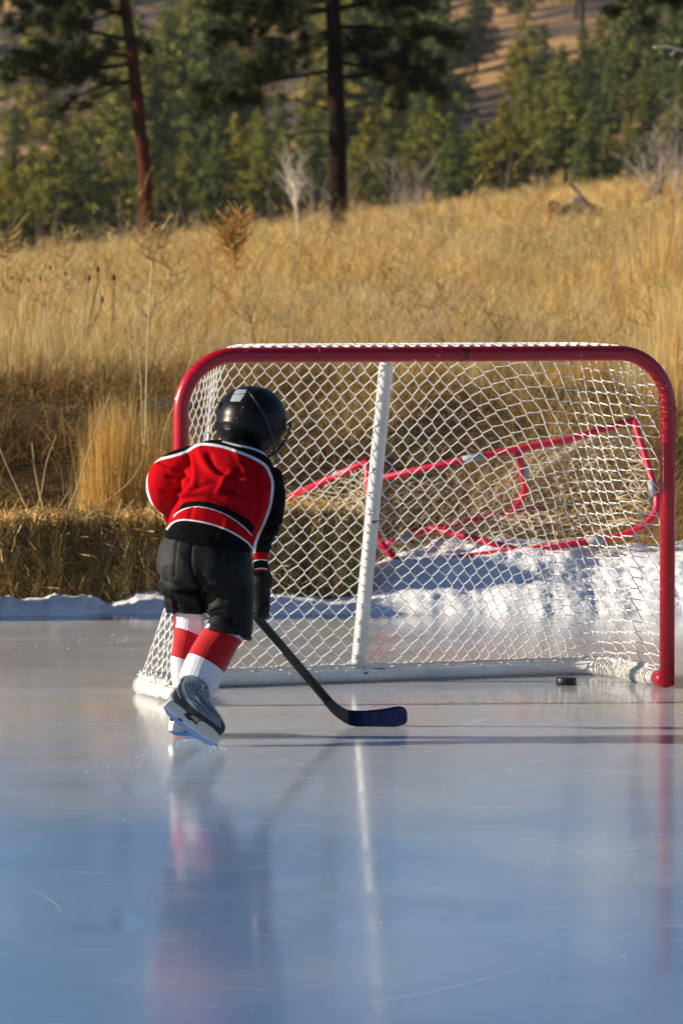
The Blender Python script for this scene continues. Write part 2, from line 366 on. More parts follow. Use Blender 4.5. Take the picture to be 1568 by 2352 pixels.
# ---- netting
rng = random.Random(5)
def arc_pts(pts):
    L = [0]
    for a, b in zip(pts[:-1], pts[1:]): L.append(L[-1] + (b - a).length)
    return L
class Path:
    def __init__(s, pts): s.p = [Vector(p) for p in pts]; s.L = arc_pts(s.p)
    def at(s, t):
        d = max(0, min(1, t)) * s.L[-1]
        i = int(np.searchsorted(s.L, d, side='right')) - 1; i = max(0, min(len(s.p) - 2, i))
        k = (d - s.L[i]) / max(1e-9, s.L[i + 1] - s.L[i]); return s.p[i].lerp(s.p[i + 1], k)
SH = 0.30      # depth of the top shelf
topP = Path(roundcorners([G(0.055, 0.02, GH - 0.06), G(0.29, SH, GH + 0.005), G(GW - 0.18, SH, GH + 0.005), G(GW - 0.055, 0.02, GH - 0.06)], [0.12, 0.2], 8))
botP = Path(roundcorners([G(0.0, 0.03, TR_ * 2.1), G(0.0, GD, TR_ * 2.1), G(GW, GD, TR_ * 2.1), G(GW, 0.03, TR_ * 2.1)], [0.16, 0.16], 10))
def topT(u):   # map bottom arc-length param onto the top edge so that side/back sections match
    a = GD / botP.L[-1]; ta = SH / topP.L[-1]
    if u < a: return u / a * ta
    if u > 1 - a: return 1 - (1 - u) / a * ta
    return ta + (u - a) / (1 - 2 * a) * (1 - 2 * ta)
postL = Path([G(0.055, 0.02, GH - 0.06), G(0.012, 0.02, GH - 0.22), G(0.0, 0.02, GH * 0.5), G(0, 0.03, TR_ * 2.1)])
postR = Path([G(GW - 0.055, 0.02, GH - 0.06), G(GW - 0.012, 0.02, GH - 0.22), G(GW, 0.02, GH * 0.5), G(GW, 0.03, TR_ * 2.1)])
def S(u, v):
    T = topP.at(topT(u)); B = botP.at(u); p = T.lerp(B, v)
    T0, B0 = topP.at(0), botP.at(0); T1, B1 = topP.at(1), botP.at(1)
    w = max(0, 1 - u / 0.10) ** 2; p = p + (postL.at(v) - T0.lerp(B0, v)) * w
    w = max(0, 1 - (1 - u) / 0.10) ** 2; p = p + (postR.at(v) - T1.lerp(B1, v)) * w
    sag = math.sin(math.pi * v) ; mid = math.sin(math.pi * min(1, max(0, u)))
    # slack: sides hang in, back bellies a little
    side = math.exp(-((u - 0.10) / 0.09) ** 2) - 0.9 * math.exp(-((u - 0.90) / 0.10) ** 2)
    p = p + gx * (0.075 * side * sag)
    p = p + gy * (0.03 * sag * mid * math.sin(u * 9 + 1)) - gy * (0.05 * sag * math.exp(-((u - 0.84) / 0.10) ** 2))
    return p
ULEN = botP.L[-1]; VLEN = 1.24
def sstep(a, b, x):
    t = max(0, min(1, (x - a) / (b - a))); return t * t * (3 - 2 * t)
U0, U1 = 1.62, 2.40
_U = np.linspace(-.4, 3.8, 841)
_s = np.array([sstep(U0, U1, u) for u in _U]); _e = np.array([sstep(2.22, 2.46, u) for u in _U])
_a = np.concatenate([[0], np.cumsum((1 / .064 * (1 - _s) + 1.8 * _s)[:-1] * np.diff(_U))]); _a -= np.interp(0, _U, _a)
_b = np.concatenate([[0], np.cumsum(((1 / .064 * (1 - _s) + _s / .043) * (1 - _e) + _e / .100)[:-1] * np.diff(_U))]); _b -= np.interp(0, _U, _b)
_k = 14.6 + 8.0 * _s; _m = 14.6 - 6.0 * _s
def A_(U, V): return float(np.interp(U, _U, _a) + (V - .55) * np.interp(U, _U, _k))
def B_(U, V): return float(np.interp(U, _U, _b) - (V - .55) * np.interp(U, _U, _m))
def solve(i, j, g):
    U, V = g
    for it in range(14):
        fa = A_(U, V) - i; fb = B_(U, V) - j; e = 1e-4
        a11 = (A_(U + e, V) - A_(U, V)) / e; a12 = (A_(U, V + e) - A_(U, V)) / e
        b11 = (B_(U + e, V) - B_(U, V)) / e; b12 = (B_(U, V + e) - B_(U, V)) / e
        det = a11 * b12 - a12 * b11
        if abs(det) < 1e-6: break
        dU = (fa * b12 - fb * a12) / det; dV = (a11 * fb - b11 * fa) / det
        U -= max(-.2, min(.2, dU)); V -= max(-.2, min(.2, dV))
        if abs(fa) + abs(fb) < 1e-4: return U, V
    return (U, V) if abs(A_(U, V) - i) + abs(B_(U, V) - j) < 0.02 else None
knots = {}
for j in range(-30, 95):
    prev = None
    for i in range(-30, 75):
        best = None
        for g in ([prev] if prev else []) + [((i + j) / 2 * 0.064, 0.55 + (i - j) / 29.2), (2.2, .6), (2.6, .6)]:
            r = solve(i, j, g)
            if r: best = r; break
        if best is None: prev = None; continue
        prev = best
        if -0.03 <= best[0] <= ULEN + 0.03 and -0.05 <= best[1] <= VLEN + 0.05: knots[(i, j)] = best
print('knots', len(knots))
def Suv(U, V): return S(min(1, max(0, U / ULEN)), min(1, max(0, V / VLEN)))
jit = {}
for k_, (U, V) in knots.items():
    s = sstep(U0, U1, U); jit[k_] = (U + rng.gauss(0, .0026) + .006 * noise.noise(Vector((U * 3, V * 3, 4))) + s * .010 * noise.noise(Vector((U * 5, V * 5, 1))), V + rng.gauss(0, .0018) + s * .016 * noise.noise(Vector((U * 5, V * 5, 7))))
def strands(mbx, jit, lenf, r, sub=3, kn=0.007):
    lines = {}
    for (i, j) in jit: lines.setdefault(('A', i), []).append(j); lines.setdefault(('B', j), []).append(i)
    for (fam, c), lst in lines.items():
        lst.sort(); run = [lst[0]]; runs = []
        for q in lst[1:]:
            if q == run[-1] + 1: run.append(q)
            else: runs.append(run); run = [q]
        runs.append(run)
        for run in runs:
            if len(run) < 2: continue
            keys = [(c, q) if fam == 'A' else (q, c) for q in run]
            pts = []
            for m, kk in enumerate(keys):
                U, V = jit[kk]
                if m == 0: d = (jit[keys[1]][0] - U, jit[keys[1]][1] - V)
                elif m == len(keys) - 1: d = (U - jit[keys[m - 1]][0], V - jit[keys[m - 1]][1])
                else: d = (jit[keys[m + 1]][0] - jit[keys[m - 1]][0], jit[keys[m + 1]][1] - jit[keys[m - 1]][1])
                sg = 1 if d[1] > 0 else -1
                pts.append(lenf(U, V - sg * kn)); pts.append(lenf(U, V + sg * kn))
                if m < len(keys) - 1:
                    U2, V2 = jit[keys[m + 1]]; pts.append(lenf((U + U2) / 2, (V + V2) / 2))
            tube(mbx, pts, r, 5, cap=False)
mb = MB(); strands(mb, jit, Suv, 0.0023, kn=.0042)
netob = gpart('netting', mb, M_net)
# knots
# top shelf lattice from the crossbar to the back edge
mb = MB(); jt = {}
nu = 46
for i in range(-20, 60):
    for j in range(-20, 60):
        U = (i + j) / 2 * 0.042; V = (i - j) / 2 * 0.075
        if 0.17 + .12 * V / SH <= U <= GW - 0.18 and -0.02 <= V <= SH + 0.02: jt[(i, j)] = (U, min(SH, max(0, V)))
def shelf(U, V):
    e = max(0, 1 - min(U, GW - U) / 0.35) ** 2
    return G(U, V, GH + TR_ * (1 - V / SH * 0.8) + 0.018 * math.sin(math.pi * V / SH) * (1 - e) - 0.02 * e)
strands(mb, jt, shelf, 0.0034, kn=0.004)
gpart('top_netting', mb, M_net)
# twisted rope lying along the crossbar's back edge
mb = MB()
for ph in (0, 2.1, 4.2):
    pts = []
    for k in range(0, 420):
        t = k / 419; a = 0.19 + (GW - 0.46) * t; e = min(1, min(t, 1 - t) * 6)
        pts.append(G(a, 0.03 + 0.007 * math.cos(k * 0.30 + ph), GH + TR_ * 0.72 + 0.006 * e + 0.007 * math.sin(k * 0.30 + ph)))
    tube(mb, pts, 0.0062, 6)
gpart('lacing_rope', mb, M_net)
# cord that ties the net to the base tube (spiral) and a gathered cord along it
mb = MB()
def spiral(u0, u1, turns, rad, r, off=0.0):
    pts = []; n = int(turns * 12)
    for k in range(n + 1):
        u = u0 + (u1 - u0) * k / n; c = botP.at(u); c = Vector((c.x, c.y, TR_)); d = botP.at(min(1, u + .002)) - botP.at(max(0, u - .002)); d.z = 0; d.normalize()
        w = Vector((-d.y, d.x, 0)); a = 2 * math.pi * k / 12 + off
        pts.append(c + w * math.cos(a) * rad + Vector((0, 0, math.sin(a) * rad)))
    tube(mb, pts, r, 5)
spiral(0.815, 0.965, 30, TR_ + .003, .0028)
spiral(0.30, 0.80, 13, TR_ + .002, .0014, 1.0)
spiral(0.045, 0.20, 5, TR_ + .002, .0016, 1.0)
for s in range(3):
    pts = []
    for k in range(700):
        u = 0.04 + 0.92 * k / 699; c = botP.at(u)
        q = 1.0 if (u < 0.2 or u > 0.8) else 0.45
        pts.append(c + Vector((rng.gauss(0, .005 * q), rng.gauss(0, .004 * q), 0.006 + rng.gauss(0, .006 * q))))
    tube(mb, pts, 0.0030 if s else 0.0036, 5)
gpart('tie_cord', mb, M_net)

# puck
pk = PZ(1300, 1573); mb = MB()
prof = [(0.0, 0), (0.036, 0), (0.038, .002), (0.038, .0234), (0.036, .0254), (0.0, .0254)]
V = []; K = 40
for r, z in prof:
    for j in range(K):
        rr = r - (0.0006 if (j % 2 and 0.003 < z < 0.022) else 0); V.append((rr * math.cos(2 * math.pi * j / K), rr * math.sin(2 * math.pi * j / K), z))
mb.add(V, [np.array([(i * K + j, i * K + (j + 1) % K, (i + 1) * K + (j + 1) % K, (i + 1) * K + j) for i in range(len(prof) - 1) for j in range(K)])])
po = link('puck', mb.mesh('puck'), simple('rubber', (0.012, 0.012, 0.012), 0.45, 0.2, 60, bump=0.3, bscale=400, bdist=.001), smooth=False)
po.location = (pk.x, pk.y, 0.0005); po.rotation_euler = (0, 0, 0.3); tag(po, 'black rubber puck lying on the ice inside the goal', 'puck')

# ================================================================== second, tipped net behind the snow
n2o = P(1120, 1270, 19.3)
g2 = empty('practice_net', n2o, 'small red practice net tipped over on the bank behind the snow heap', 'hockey goal')
M_pink = simple('faded_red_paint', (0.66, 0.008, 0.05), 0.4, 0.15, 5)
M_grey = simple('grey_joint', (0.30, 0.32, 0.34), 0.5, 0.1, 20)
D2 = 19.35
def Q(px, py, d=0.0): return P(px, py, D2 + d)
frame_lines = [
 [(843, 1062, .05), (845, 1110, .02), (858, 1190, -.02), (872, 1240, -.05), (905, 1280, -.07), (945, 1293, -.08), (1100, 1275, -.08), (1250, 1258, -.06), (1400, 1236, -.02), (1462, 1216, 0), (1500, 1185, .02), (1508, 1150, .05), (1500, 1110, .08), (1455, 965, .20)],
 [(845, 1106, .02), (1085, 1052, .10), (1300, 1010, .16), (1455, 965, .20)],
 [(843, 1060, .05), (755, 1100, .35), (666, 1142, .62)],
 [(1192, 1036, .13), (1200, 1090, .17), (1205, 1125, .20), (1193, 1150, .24), (1170, 1185, .3)],
 [(888, 1250, .0), (980, 1218, .2), (1130, 1185, .45), (1240, 1165, .6)],
 [(985, 1212, .12), (1090, 1238, .04), (1190, 1264, -.05)],
 [(666, 1142, .62), (790, 1215, .4), (810, 1255, .3)],
]
for fl in frame_lines:
    mb = MB(); pts = [Q(*p) for p in fl]; tube(mb, smoothpath(pts, 5) if len(pts) > 4 else pts, 0.0165 if fl is not frame_lines[-1] else 0.009, 12)
    link('frame_tube', mb.mesh('frame_tube', n2o), M_pink, g2, smooth=True)
for a, b in (((1062, 1057, .095), (1110, 1047, .105)), ((1202, 1068, .16), (1206, 1100, .18)), ((1494, 1105, .08), (1503, 1140, .06)), ((1350, 1244, -.04), (1385, 1238, -.03)), ((905, 1243, .04), (945, 1230, .12)), ((770, 1092, .30), (780, 1087, .27))):
    mb = MB(); tube(mb, [Q(*a), Q(*b)], 0.0195, 12); link('coupling', mb.mesh('coupling', n2o), M_grey, g2, smooth=True)
def patch_net(c00, c10, c11, c01, nu, nv, bul, r=0.0024, diag=True, gather=0.0):
    # c: corners (px,py,d); u along 00->10, v along 00->01
    a, b, c, d = Q(*c00), Q(*c10), Q(*c11), Q(*c01)
    nrm = (b - a).cross(d - a).normalized()
    def s(u, v):
        u = min(1, max(0, u)); v = min(1, max(0, v)); p = a.lerp(b, u).lerp(d.lerp(c, u), v)
        k = math.sin(math.pi * u) * math.sin(math.pi * v)
        return p + nrm * bul * k + Vector((0.02 * math.sin(v * 7 + u * 3) * k, 0, -gather * k + 0.012 * math.sin(u * 11 + v * 5)))
    jt = {}
    for i in range(-nu - nv, nu + nv + 2):
        for j in range(-nu - nv, nu + nv + 2):
            U = (i + j) / 2 / nu; V = (i - j) / 2 / nv
            if -.01 <= U <= 1.01 and -.01 <= V <= 1.01: jt[(i, j)] = (U + rng.gauss(0, .25 / nu), V + rng.gauss(0, .25 / nv))
    mbx = MB(); strands(mbx, jt, s, r, kn=0.0)
    link('old_netting', mbx.mesh('old_netting', n2o), M_oldnet, g2, smooth=True)
patch_net((670, 1145, .60), (843, 1065, .05), (862, 1225, -.03), (810, 1275, .25), 10, 9, 0.08)
patch_net((1195, 1045, .14), (1455, 968, .20), (1500, 1180, .03), (1080, 1215, .30), 15, 12, 0.16, gather=0.05)
patch_net((985, 1212, .3), (1180, 1170, .5), (1490, 1195, .0), (1190, 1262, -.04), 12, 8, 0.08, gather=0.03)
patch_net((845, 1108, .02), (1192, 1040, .13), (1130, 1185, .45), (880, 1245, .0), 8, 6, -0.12, r=0.0016)
patch_net((880, 1245, .0), (1130, 1190, .45), (1190, 1264, -.05), (945, 1292, -.07), 11, 7, 0.05)

# ================================================================== straw bales
def straw_bale(c, size, rz, label, tip=0.0, seed=1, n=8000):
    e = empty('straw_bale', c, label, 'straw bale', 'straw bales at the edge of the ice', rz)
    r = np.random.default_rng(seed); L, W, H = size
    # core body
    bm = bmesh.new(); bmesh.ops.create_cube(bm, size=1.0); bmesh.ops.subdivide_edges(bm, edges=bm.edges[:], cuts=14, use_grid_fill=True)
    for v in bm.verts:
        q = Vector((v.co.x * L, v.co.y * W, (v.co.z + .5) * H))
        # round the edges
        for ax, hs in ((0, L / 2), (1, W / 2)):
            pass
        k = max(abs(v.co.x), abs(v.co.y)) * 2; kz = abs(v.co.z) * 2
        nn = noise.noise(q * 4 + Vector((seed, 3, 0))) * 0.03 + noise.noise(q * 9 + Vector((seed, 0, 0))) * 0.022 + noise.noise(q * 20 + Vector((seed, 0, 0))) * 0.012
        q.x *= 1 - 0.03 * kz ** 6; q.y *= 1 - 0.05 * kz ** 6
        q.z -= 0.03 * H * k ** 6 * (1 if v.co.z > 0 else -0.3)
        d = Vector((v.co.x, v.co.y, v.co.z * .7)).normalized(); v.co = q + d * nn
    me = bpy.data.meshes.new('bale_body'); bm.to_mesh(me); bm.free()
    m_body = MATS.get('bale')
    link('bale_body', me, m_body, e, smooth=True)
    # straws
    side = r.choice(5, n, p=[.36, .08, .08, .40, .08])   # front, left, right, top, back
    a = r.uniform(-.5, .5, n); b = r.uniform(0, 1, n)
    Pp = np.zeros((n, 3)); Nn = np.zeros((n, 3))
    for s, (fx, nn) in enumerate([(lambda a, b: (a * L, -W / 2 + 0 * a, b * H), (0, -1, 0)), (lambda a, b: (-L / 2 + 0 * a, a * W, b * H), (-1, 0, 0)), (lambda a, b: (L / 2 + 0 * a, a * W, b * H), (1, 0, 0)), (lambda a, b: (a * L, (b - .5) * W, H + 0 * a), (0, 0, 1)), (lambda a, b: (a * L, W / 2 + 0 * a, b * H), (0, 1, 0))]):
        m = side == s; q = fx(a[m], b[m]); Pp[m] = np.stack(q, -1); Nn[m] = nn
    D = r.normal(size=(n, 3)); D[side == 3] *= (1.2, 1.0, .7); fr = (side != 3); D[fr] *= (0.40, 0.30, 1.25)
    D += Nn * r.uniform(-.1, .7, (n, 1)) * r.uniform(0, 1, (n, 1)); D /= np.linalg.norm(D, axis=1)[:, None]
    ln = r.uniform(.03, .13, n) * (0.6 + 0.9 * (r.random(n) < .18)) * np.where(side == 3, 1.25, 1.35); wd = r.uniform(.0010, .0024, n)
    Sd = np.cross(D, r.normal(size=(n, 3))); Sd /= np.linalg.norm(Sd, axis=1)[:, None]
    bend = r.normal(0, .06, (n, 3)) * ln[:, None]
    base = Pp + Nn * r.uniform(-.008, .018, (n, 1)); P0 = base - D * ln[:, None] * .5; P1 = base + bend * .5 + Nn * .006; P2 = base + D * ln[:, None] * .5
    Vv = np.stack([P0 - Sd * wd[:, None], P0 + Sd * wd[:, None], P1 - Sd * wd[:, None], P1 + Sd * wd[:, None], P2 - Sd * wd[:, None] * .7, P2 + Sd * wd[:, None] * .7], 1).reshape(-1, 3)
    Vv[:, 2] = np.maximum(Vv[:, 2], 0.0)
    I = np.arange(n)[:, None] * 6; Fm = np.concatenate([I + np.array([[0, 1, 3, 2]]), I + np.array([[2, 3, 5, 4]])])
    pal = np.array([(0.72, 0.48, 0.15), (0.84, 0.61, 0.25), (0.52, 0.31, 0.08), (0.90, 0.74, 0.40), (0.30, 0.17, 0.05), (0.40, 0.26, 0.09)])
    cc = (.55 + .75 * np.clip(.5 + .5 * np.sin(Pp[:, 0] * 34 + 3 * np.sin(Pp[:, 0] * 13 + seed)), 0, 1))[:, None] * pal[r.choice(6, n, p=[.28, .18, .22, .07, .18, .07])] * r.uniform(.8, 1.15, (n, 1))
    mb = MB(); mb.addq(Vv, Fm, np.repeat(cc, 6, 0))
    link('loose_straw', mb.mesh('loose_straw'), M_straw, e)
    return e
MATS = {}
def bale_mat():
    m, nt, b = new_mat('bale_mat')
    n = noise_node(nt, 26, 6, .7, stretch=(1.0, 1.0, .28)); r_ = ramp(nt, n.outputs['Fac'], [(.32, (.045, .024, .008)), (.50, (.19, .11, .03)), (.66, (.46, .29, .09))])
    nt.links.new(r_.outputs[0], b.inputs['Base Color']); b.inputs['Roughness'].default_value = .9; b.inputs['Specular IOR Level'].default_value = .1
    n2 = noise_node(nt, 60, 5, .7, stretch=(1, 1, .3)); bp = N(nt, 'ShaderNodeBump'); bp.inputs['Strength'].default_value = 1; bp.inputs['Distance'].default_value = .02
    nt.links.new(n2.outputs['Fac'], bp.inputs['Height']); nt.links.new(bp.outputs[0], b.inputs['Normal']); return m
MATS['bale'] = bale_mat(); M_straw = tinted('straw_mat', .6, .15, .25)
BZ = 0.02
straw_bale((-1.32, 18.83, BZ), (1.02, .46, .375), math.radians(5), 'long straw bale on the snowy rink edge, leftmost and mostly in shade', seed=1, n=15000)
straw_bale((-.42, 18.86, BZ + .02), (.80, .46, .395), math.radians(8), 'straw bale with bright shredded top right behind the skater', seed=2, n=14000)
straw_bale((.02 - .22 + .15, 18.99, BZ - .01), (.02 + .30, .44, .36), math.radians(3), 'short straw bale seen through the left half of the goal net', seed=3, n=9000)
# unseen bales added beyond the left edge to cast shadows on ice and snow
straw_bale((-2.75, 15.72, 0), (.46, .86, .38), 0, 'unseen straw bale added alone on the ice beyond the left edge for its shadow', seed=4, n=3000)
straw_bale((-2.35, 18.10, 0), (.9, .46, .38), math.radians(8), 'lower unseen straw bale of the pair added beyond the left edge for shade', seed=5, n=3000)
straw_bale((-2.33, 18.12, .385), (.9, .46, .38), math.radians(3), 'upper unseen straw bale of the pair added beyond the left edge for shade', seed=6, n=3000)
# ================================================================== dry grass, brush, weeds
def blades(rs, x, y, z, h, w, lean, cols, nseg=3, tip=.15):
    n = len(x); az = rs.uniform(0, 2 * np.pi, n); ld = rs.uniform(0, 2 * np.pi, n)
    sx, sy = np.cos(az), np.sin(az); lx, ly = np.cos(ld) * lean * h, np.sin(ld) * lean * h
    V = np.zeros((n, nseg + 1, 2, 3))
    for k in range(nseg + 1):
        t = k / nseg; ww = w * (1 - (1 - tip) * t) * .5
        cx = x + lx * t ** 1.7; cy = y + ly * t ** 1.7; cz = z + h * t * (1 - .25 * lean * t)
        V[:, k, 0] = np.stack([cx - sx * ww, cy - sy * ww, cz], -1); V[:, k, 1] = np.stack([cx + sx * ww, cy + sy * ww, cz], -1)
    I = np.arange(n)[:, None] * (2 * (nseg + 1))
    Fm = np.concatenate([I + np.array([[2 * k, 2 * k + 1, 2 * k + 3, 2 * k + 2]]) for k in range(nseg)])
    return V.reshape(-1, 3), Fm, np.repeat(cols, 2 * (nseg + 1), 0)
M_grass = tinted('dry_grass_mat', .8, .38, .1)
GP = np.array([(.74, .50, .16), (.82, .61, .26), (.64, .38, .10), (.88, .72, .40), (.42, .25, .08), (.76, .45, .10)])
def npnoise(x, y, s, seed):
    r = np.random.default_rng(seed); out = np.zeros_like(x)
    for k in range(7):
        a = r.uniform(0, 6.28); f = s * r.uniform(.6, 1.9); ph = r.uniform(0, 6.28)
        out += np.sin((x * math.cos(a) + y * math.sin(a)) * f + ph + 1.3 * np.sin((x * math.sin(a) - y * math.cos(a)) * f * .7))
    return out / 3.5
BARE = [(1060, 965, 150, 62), (1290, 900, 90, 26), (470, 842, 90, 26), (90, 985, 130, 48), (700, 1000, 70, 40), (1400, 940, 60, 30), (60, 1110, 90, 50), (960, 1120, 80, 36), (1180, 1090, 90, 30)]
def bare(x, y):
    z = ground_np(x, y); px = CX + F_PX * x / y; py = 676 - F_PX * (z - CAM_H) / y; m = np.ones(len(x))
    for a, b, ra, rb in BARE: m = np.minimum(m, np.clip((np.hypot((px - a) / ra, (py - b) / rb) - .55) / .6, .06, 1))
    return m
def build_grass():
    rs = np.random.default_rng(11); mb = MB()
    n = 265000
    y = 24.2 * np.exp(rs.uniform(0, 1, n) * math.log(66 / 24.2)); x = rs.uniform(-1, 1, n) * (.0844 * y * 1.38 + .6)
    dn = npnoise(x, y, 1.1, 3); dn2 = npnoise(x, y, .35, 9)
    keep = rs.random(n) < np.clip(.55 + .75 * dn + np.clip((y - 30) / 40, 0, .35), .08, 1) * bare(x, y); x, y, dn, dn2 = x[keep], y[keep], dn[keep], dn2[keep]; n = len(x)
    z = ground_np(x, y) - .02
    h = np.interp(y, [24, 27, 32, 45, 66], [.20, .30, .42, .50, .58]) * rs.uniform(.4, 1.2, n) * (1 + .35 * dn2) * np.exp(.38 * npnoise(x, y, 2.3, 51)) * (1 + .5 * (rs.random(n) < .04))
    w = np.interp(y, [24, 35, 66], [.004, .007, .013]) * rs.uniform(.7, 1.3, n)
    warm = np.clip(.5 + .45 * npnoise(x, y, .5, 21) + x / (.0844 * y) * .12, 0, 1)
    ci = np.where(rs.random(n) < warm, rs.choice([0, 2, 5, 1], n, p=[.4, .2, .2, .2]), rs.choice([1, 3, 4, 0], n, p=[.4, .24, .16, .2]))
    cc = GP[ci] * rs.uniform(.6, 1.2, (n, 1)); grey = np.clip(npnoise(x, y, .8, 61) * .6 + .12, 0, .6)[:, None]; cc = cc * (1 - grey) + np.array([(.52, .42, .27)]) * grey * rs.uniform(.5, 1.2, (n, 1))
    dark = (rs.random(n) < .16)[:, None]; cc = np.where(dark, cc * .35, cc)
    mb.addq(*blades(rs, x, y, z, h, w, np.where(rs.random(n) < .22, rs.uniform(.8, 2.6, n), rs.uniform(.05, .7, n)), cc))
    # tussocks: blades  fanning out of common roots
    nc = 3200; cy = 24.5 * np.exp(rs.uniform(0, 1, nc) * math.log(62 / 24.5)); cx = rs.uniform(-1, 1, nc) * (.0844 * cy * 1.35 + .5); per = 34
    ty = np.repeat(cy, per); tx = np.repeat(cx, per); a = rs.uniform(0, 6.28, nc * per); q = rs.random(nc * per) * np.repeat(rs.uniform(.05, .16, nc), per)
    tx = tx + np.cos(a) * q; ty = ty + np.sin(a) * q; th = np.repeat(np.interp(cy, [24, 30, 62], [.30, .5, .85]) * rs.uniform(.5, 1.3, nc), per) * rs.uniform(.5, 1, nc * per)
    tc = np.repeat(GP[rs.choice(6, nc, p=[.25, .2, .12, .22, .08, .13])], per, 0) * rs.uniform(.7, 1.2, (nc * per, 1))
    mb.addq(*blades(rs, tx, ty, ground_np(tx, ty) - .02, th, np.interp(ty, [24, 35, 62], [.004, .007, .012]), rs.uniform(.05, .5, nc * per), tc))
    # fine feathery seed heads above the blades
    m = rs.random(n) < .30; k = m.sum(); hx, hy = x[m], y[m]
    for q in range(3):
        mb.addq(*blades(rs, hx + rs.normal(0, .02, k), hy + rs.normal(0, .02, k), z[m] + h[m] * rs.uniform(.75, 1.05, k), rs.uniform(.05, .14, k), w[m] * .9, rs.uniform(.5, 1.6, k), cc[m] * 1.12, 2, .3))
    o = link('dry_grass', mb.mesh('dry_grass'), M_grass); tag(o, 'tall golden dry grass covering the rise behind the rink', 'grass', kind='stuff')
    # valley floor grass between crest and forest: sparse, broad
    mb = MB(); n = 26000; y = rs.uniform(66, 200, n); x = rs.uniform(-1, 1, n) * (.0844 * y * 1.1); z = ground_np(x, y)
    cc = GP[rs.choice(6, n)] * rs.uniform(.7, 1.1, (n, 1))
    mb.addq(*blades(rs, x, y, z, rs.uniform(.3, .7, n), np.full(n, .05), rs.uniform(.1, .6, n), cc, 2))
    o = link('meadow_grass', mb.mesh('meadow_grass'), M_grass); tag(o, 'thin dry grass on the flat in front of the pine wood', 'grass', kind='stuff')
build_grass()
def build_feathers():   # branching weed skeletons standing above the grass
    rr = random.Random(31); mb = MB()
    for k in range(260):
        y = 25 * math.exp(rr.random() * math.log(60 / 25)); x = rr.uniform(-1, 1) * .0844 * y * 1.08; g = ground(x, y); h = rr.uniform(.45, .95) * (1 if y > 34 else .75); a = rr.uniform(-.25, .25)
        c = [v * rr.uniform(.75, 1.1) for v in rr.choice(((.66, .48, .22), (.56, .34, .10), (.30, .19, .09), (.62, .52, .34)))]; r = .0022 + y * .00008
        pts = smoothpath([(x, y, g), (x + a * h * .3, y, g + h * .5), (x + a * h, y + rr.uniform(-.1, .1), g + h)], 4); tube(mb, pts, [r * (1 - .07 * i) for i in range(len(pts))], 4, cap=False, col=c)
        for q in range(rr.randint(4, 12)):
            p = pts[rr.randint(4, 8)]; s_ = rr.uniform(-1, 1); L = rr.uniform(.05, .18); e = p + Vector((s_ * L, rr.uniform(-1, 1) * L, L * rr.uniform(.3, 1.1))); tube(mb, [p, p.lerp(e, .6) + Vector((0, 0, -.1 * L)), e], [r * .6, r * .5, r * .4], 4, cap=False, col=c)
    o = link('weed_thicket', mb.mesh('weed_thicket'), M_grass); tag(o, 'many thin branching dead weeds scattered through the golden grass', 'weeds', kind='stuff')
build_feathers()
def build_brush():
    rs = np.random.default_rng(4); mb = MB(); n = 95000
    y = rs.uniform(19.3, 25.5, n); x = rs.uniform(-1, 1, n) * (.0844 * y * 1.5 + .5)
    dn = npnoise(x, y, 2.2, 31)
    keep = rs.random(n) < np.clip(.36 + .8 * dn, .05, 1) * bare(x, y); x, y, dn = x[keep], y[keep], dn[keep]; n = len(x)
    z = ground_np(x, y) - .01
    pal = np.array([(.05, .032, .018), (.16, .09, .035), (.50, .32, .11), (.66, .48, .20), (.32, .18, .055), (.10, .10, .04), (.34, .15, .055)])
    right = np.clip(.45 + x / (.0844 * y) * .35 + .3 * npnoise(x, y, 1.1, 77), 0, 1)
    ci = np.where(rs.random(n) < right, rs.choice([2, 3, 4], n, p=[.45, .35, .2]), rs.choice(7, n, p=[.2, .24, .14, .06, .18, .1, .08]))
    cc = pal[ci] * rs.uniform(.7, 1.2, (n, 1))
    mb.addq(*blades(rs, x, y, z, rs.uniform(.05, .30, n) * (1 + .4 * dn), rs.uniform(.003, .0075, n), rs.uniform(.2, 2.2, n), cc))
    # curled twigs lying about
    m = 21000; y = rs.uniform(19.4, 25, m); x = rs.uniform(-1, 1, m) * (.0844 * y * 1.5 + .5); z = ground_np(x, y) + rs.uniform(0, .12, m)
    mb.addq(*blades(rs, x, y, z, rs.uniform(.01, .06, m), rs.uniform(.003, .006, m), rs.uniform(2, 8, m), pal[rs.choice(7, m)] * rs.uniform(.8, 1.3, (m, 1)), 4, .5))
    o = link('bank_brush', mb.mesh('bank_brush'), M_grass); tag(o, 'tangled brown twigs and short dead grass on the dark bank', 'brush', kind='stuff')
build_brush()

# tall upright grass clumps
def clump(px, py_base, y, n, hmin, hmax, spread, label, lean=.12, pal=(0, 2, 5, 1), seed=1, name='grass_clump', w=.0035):
    rs = np.random.default_rng(seed); c = P(px, py_base, y); g = ground(c.x, y)
    x = rs.normal(0, spread, n); yy = rs.normal(0, spread * .6, n)
    h = rs.uniform(hmin, hmax, n) * (1 - .35 * (np.abs(x) / (spread * 2.5)) ** 2)
    cc = GP[rs.choice(pal, n)] * rs.uniform(.7, 1.1, (n, 1))
    mb = MB(); mb.addq(*blades(rs, x, yy, np.zeros(n), h, np.full(n, w), rs.uniform(.01, lean, n), cc, 4, .25))
    o = link(name, mb.mesh(name), M_grass, loc=(c.x, y, g - .02)); tag(o, label, 'grass clump', 'upright grass clumps behind the bales'); return o
clump(262, 1200, 20.1, 900, .45, .80, .085, 'tallest upright golden grass clump, just behind the left straw bale', seed=2, pal=(0, 5, 2, 1), lean=.13)
clump(345, 1200, 20.3, 600, .35, .74, .13, 'darker sparse grass clump between the tall golden clump and the goal post', seed=3, lean=.2, pal=(4, 2, 0, 1))
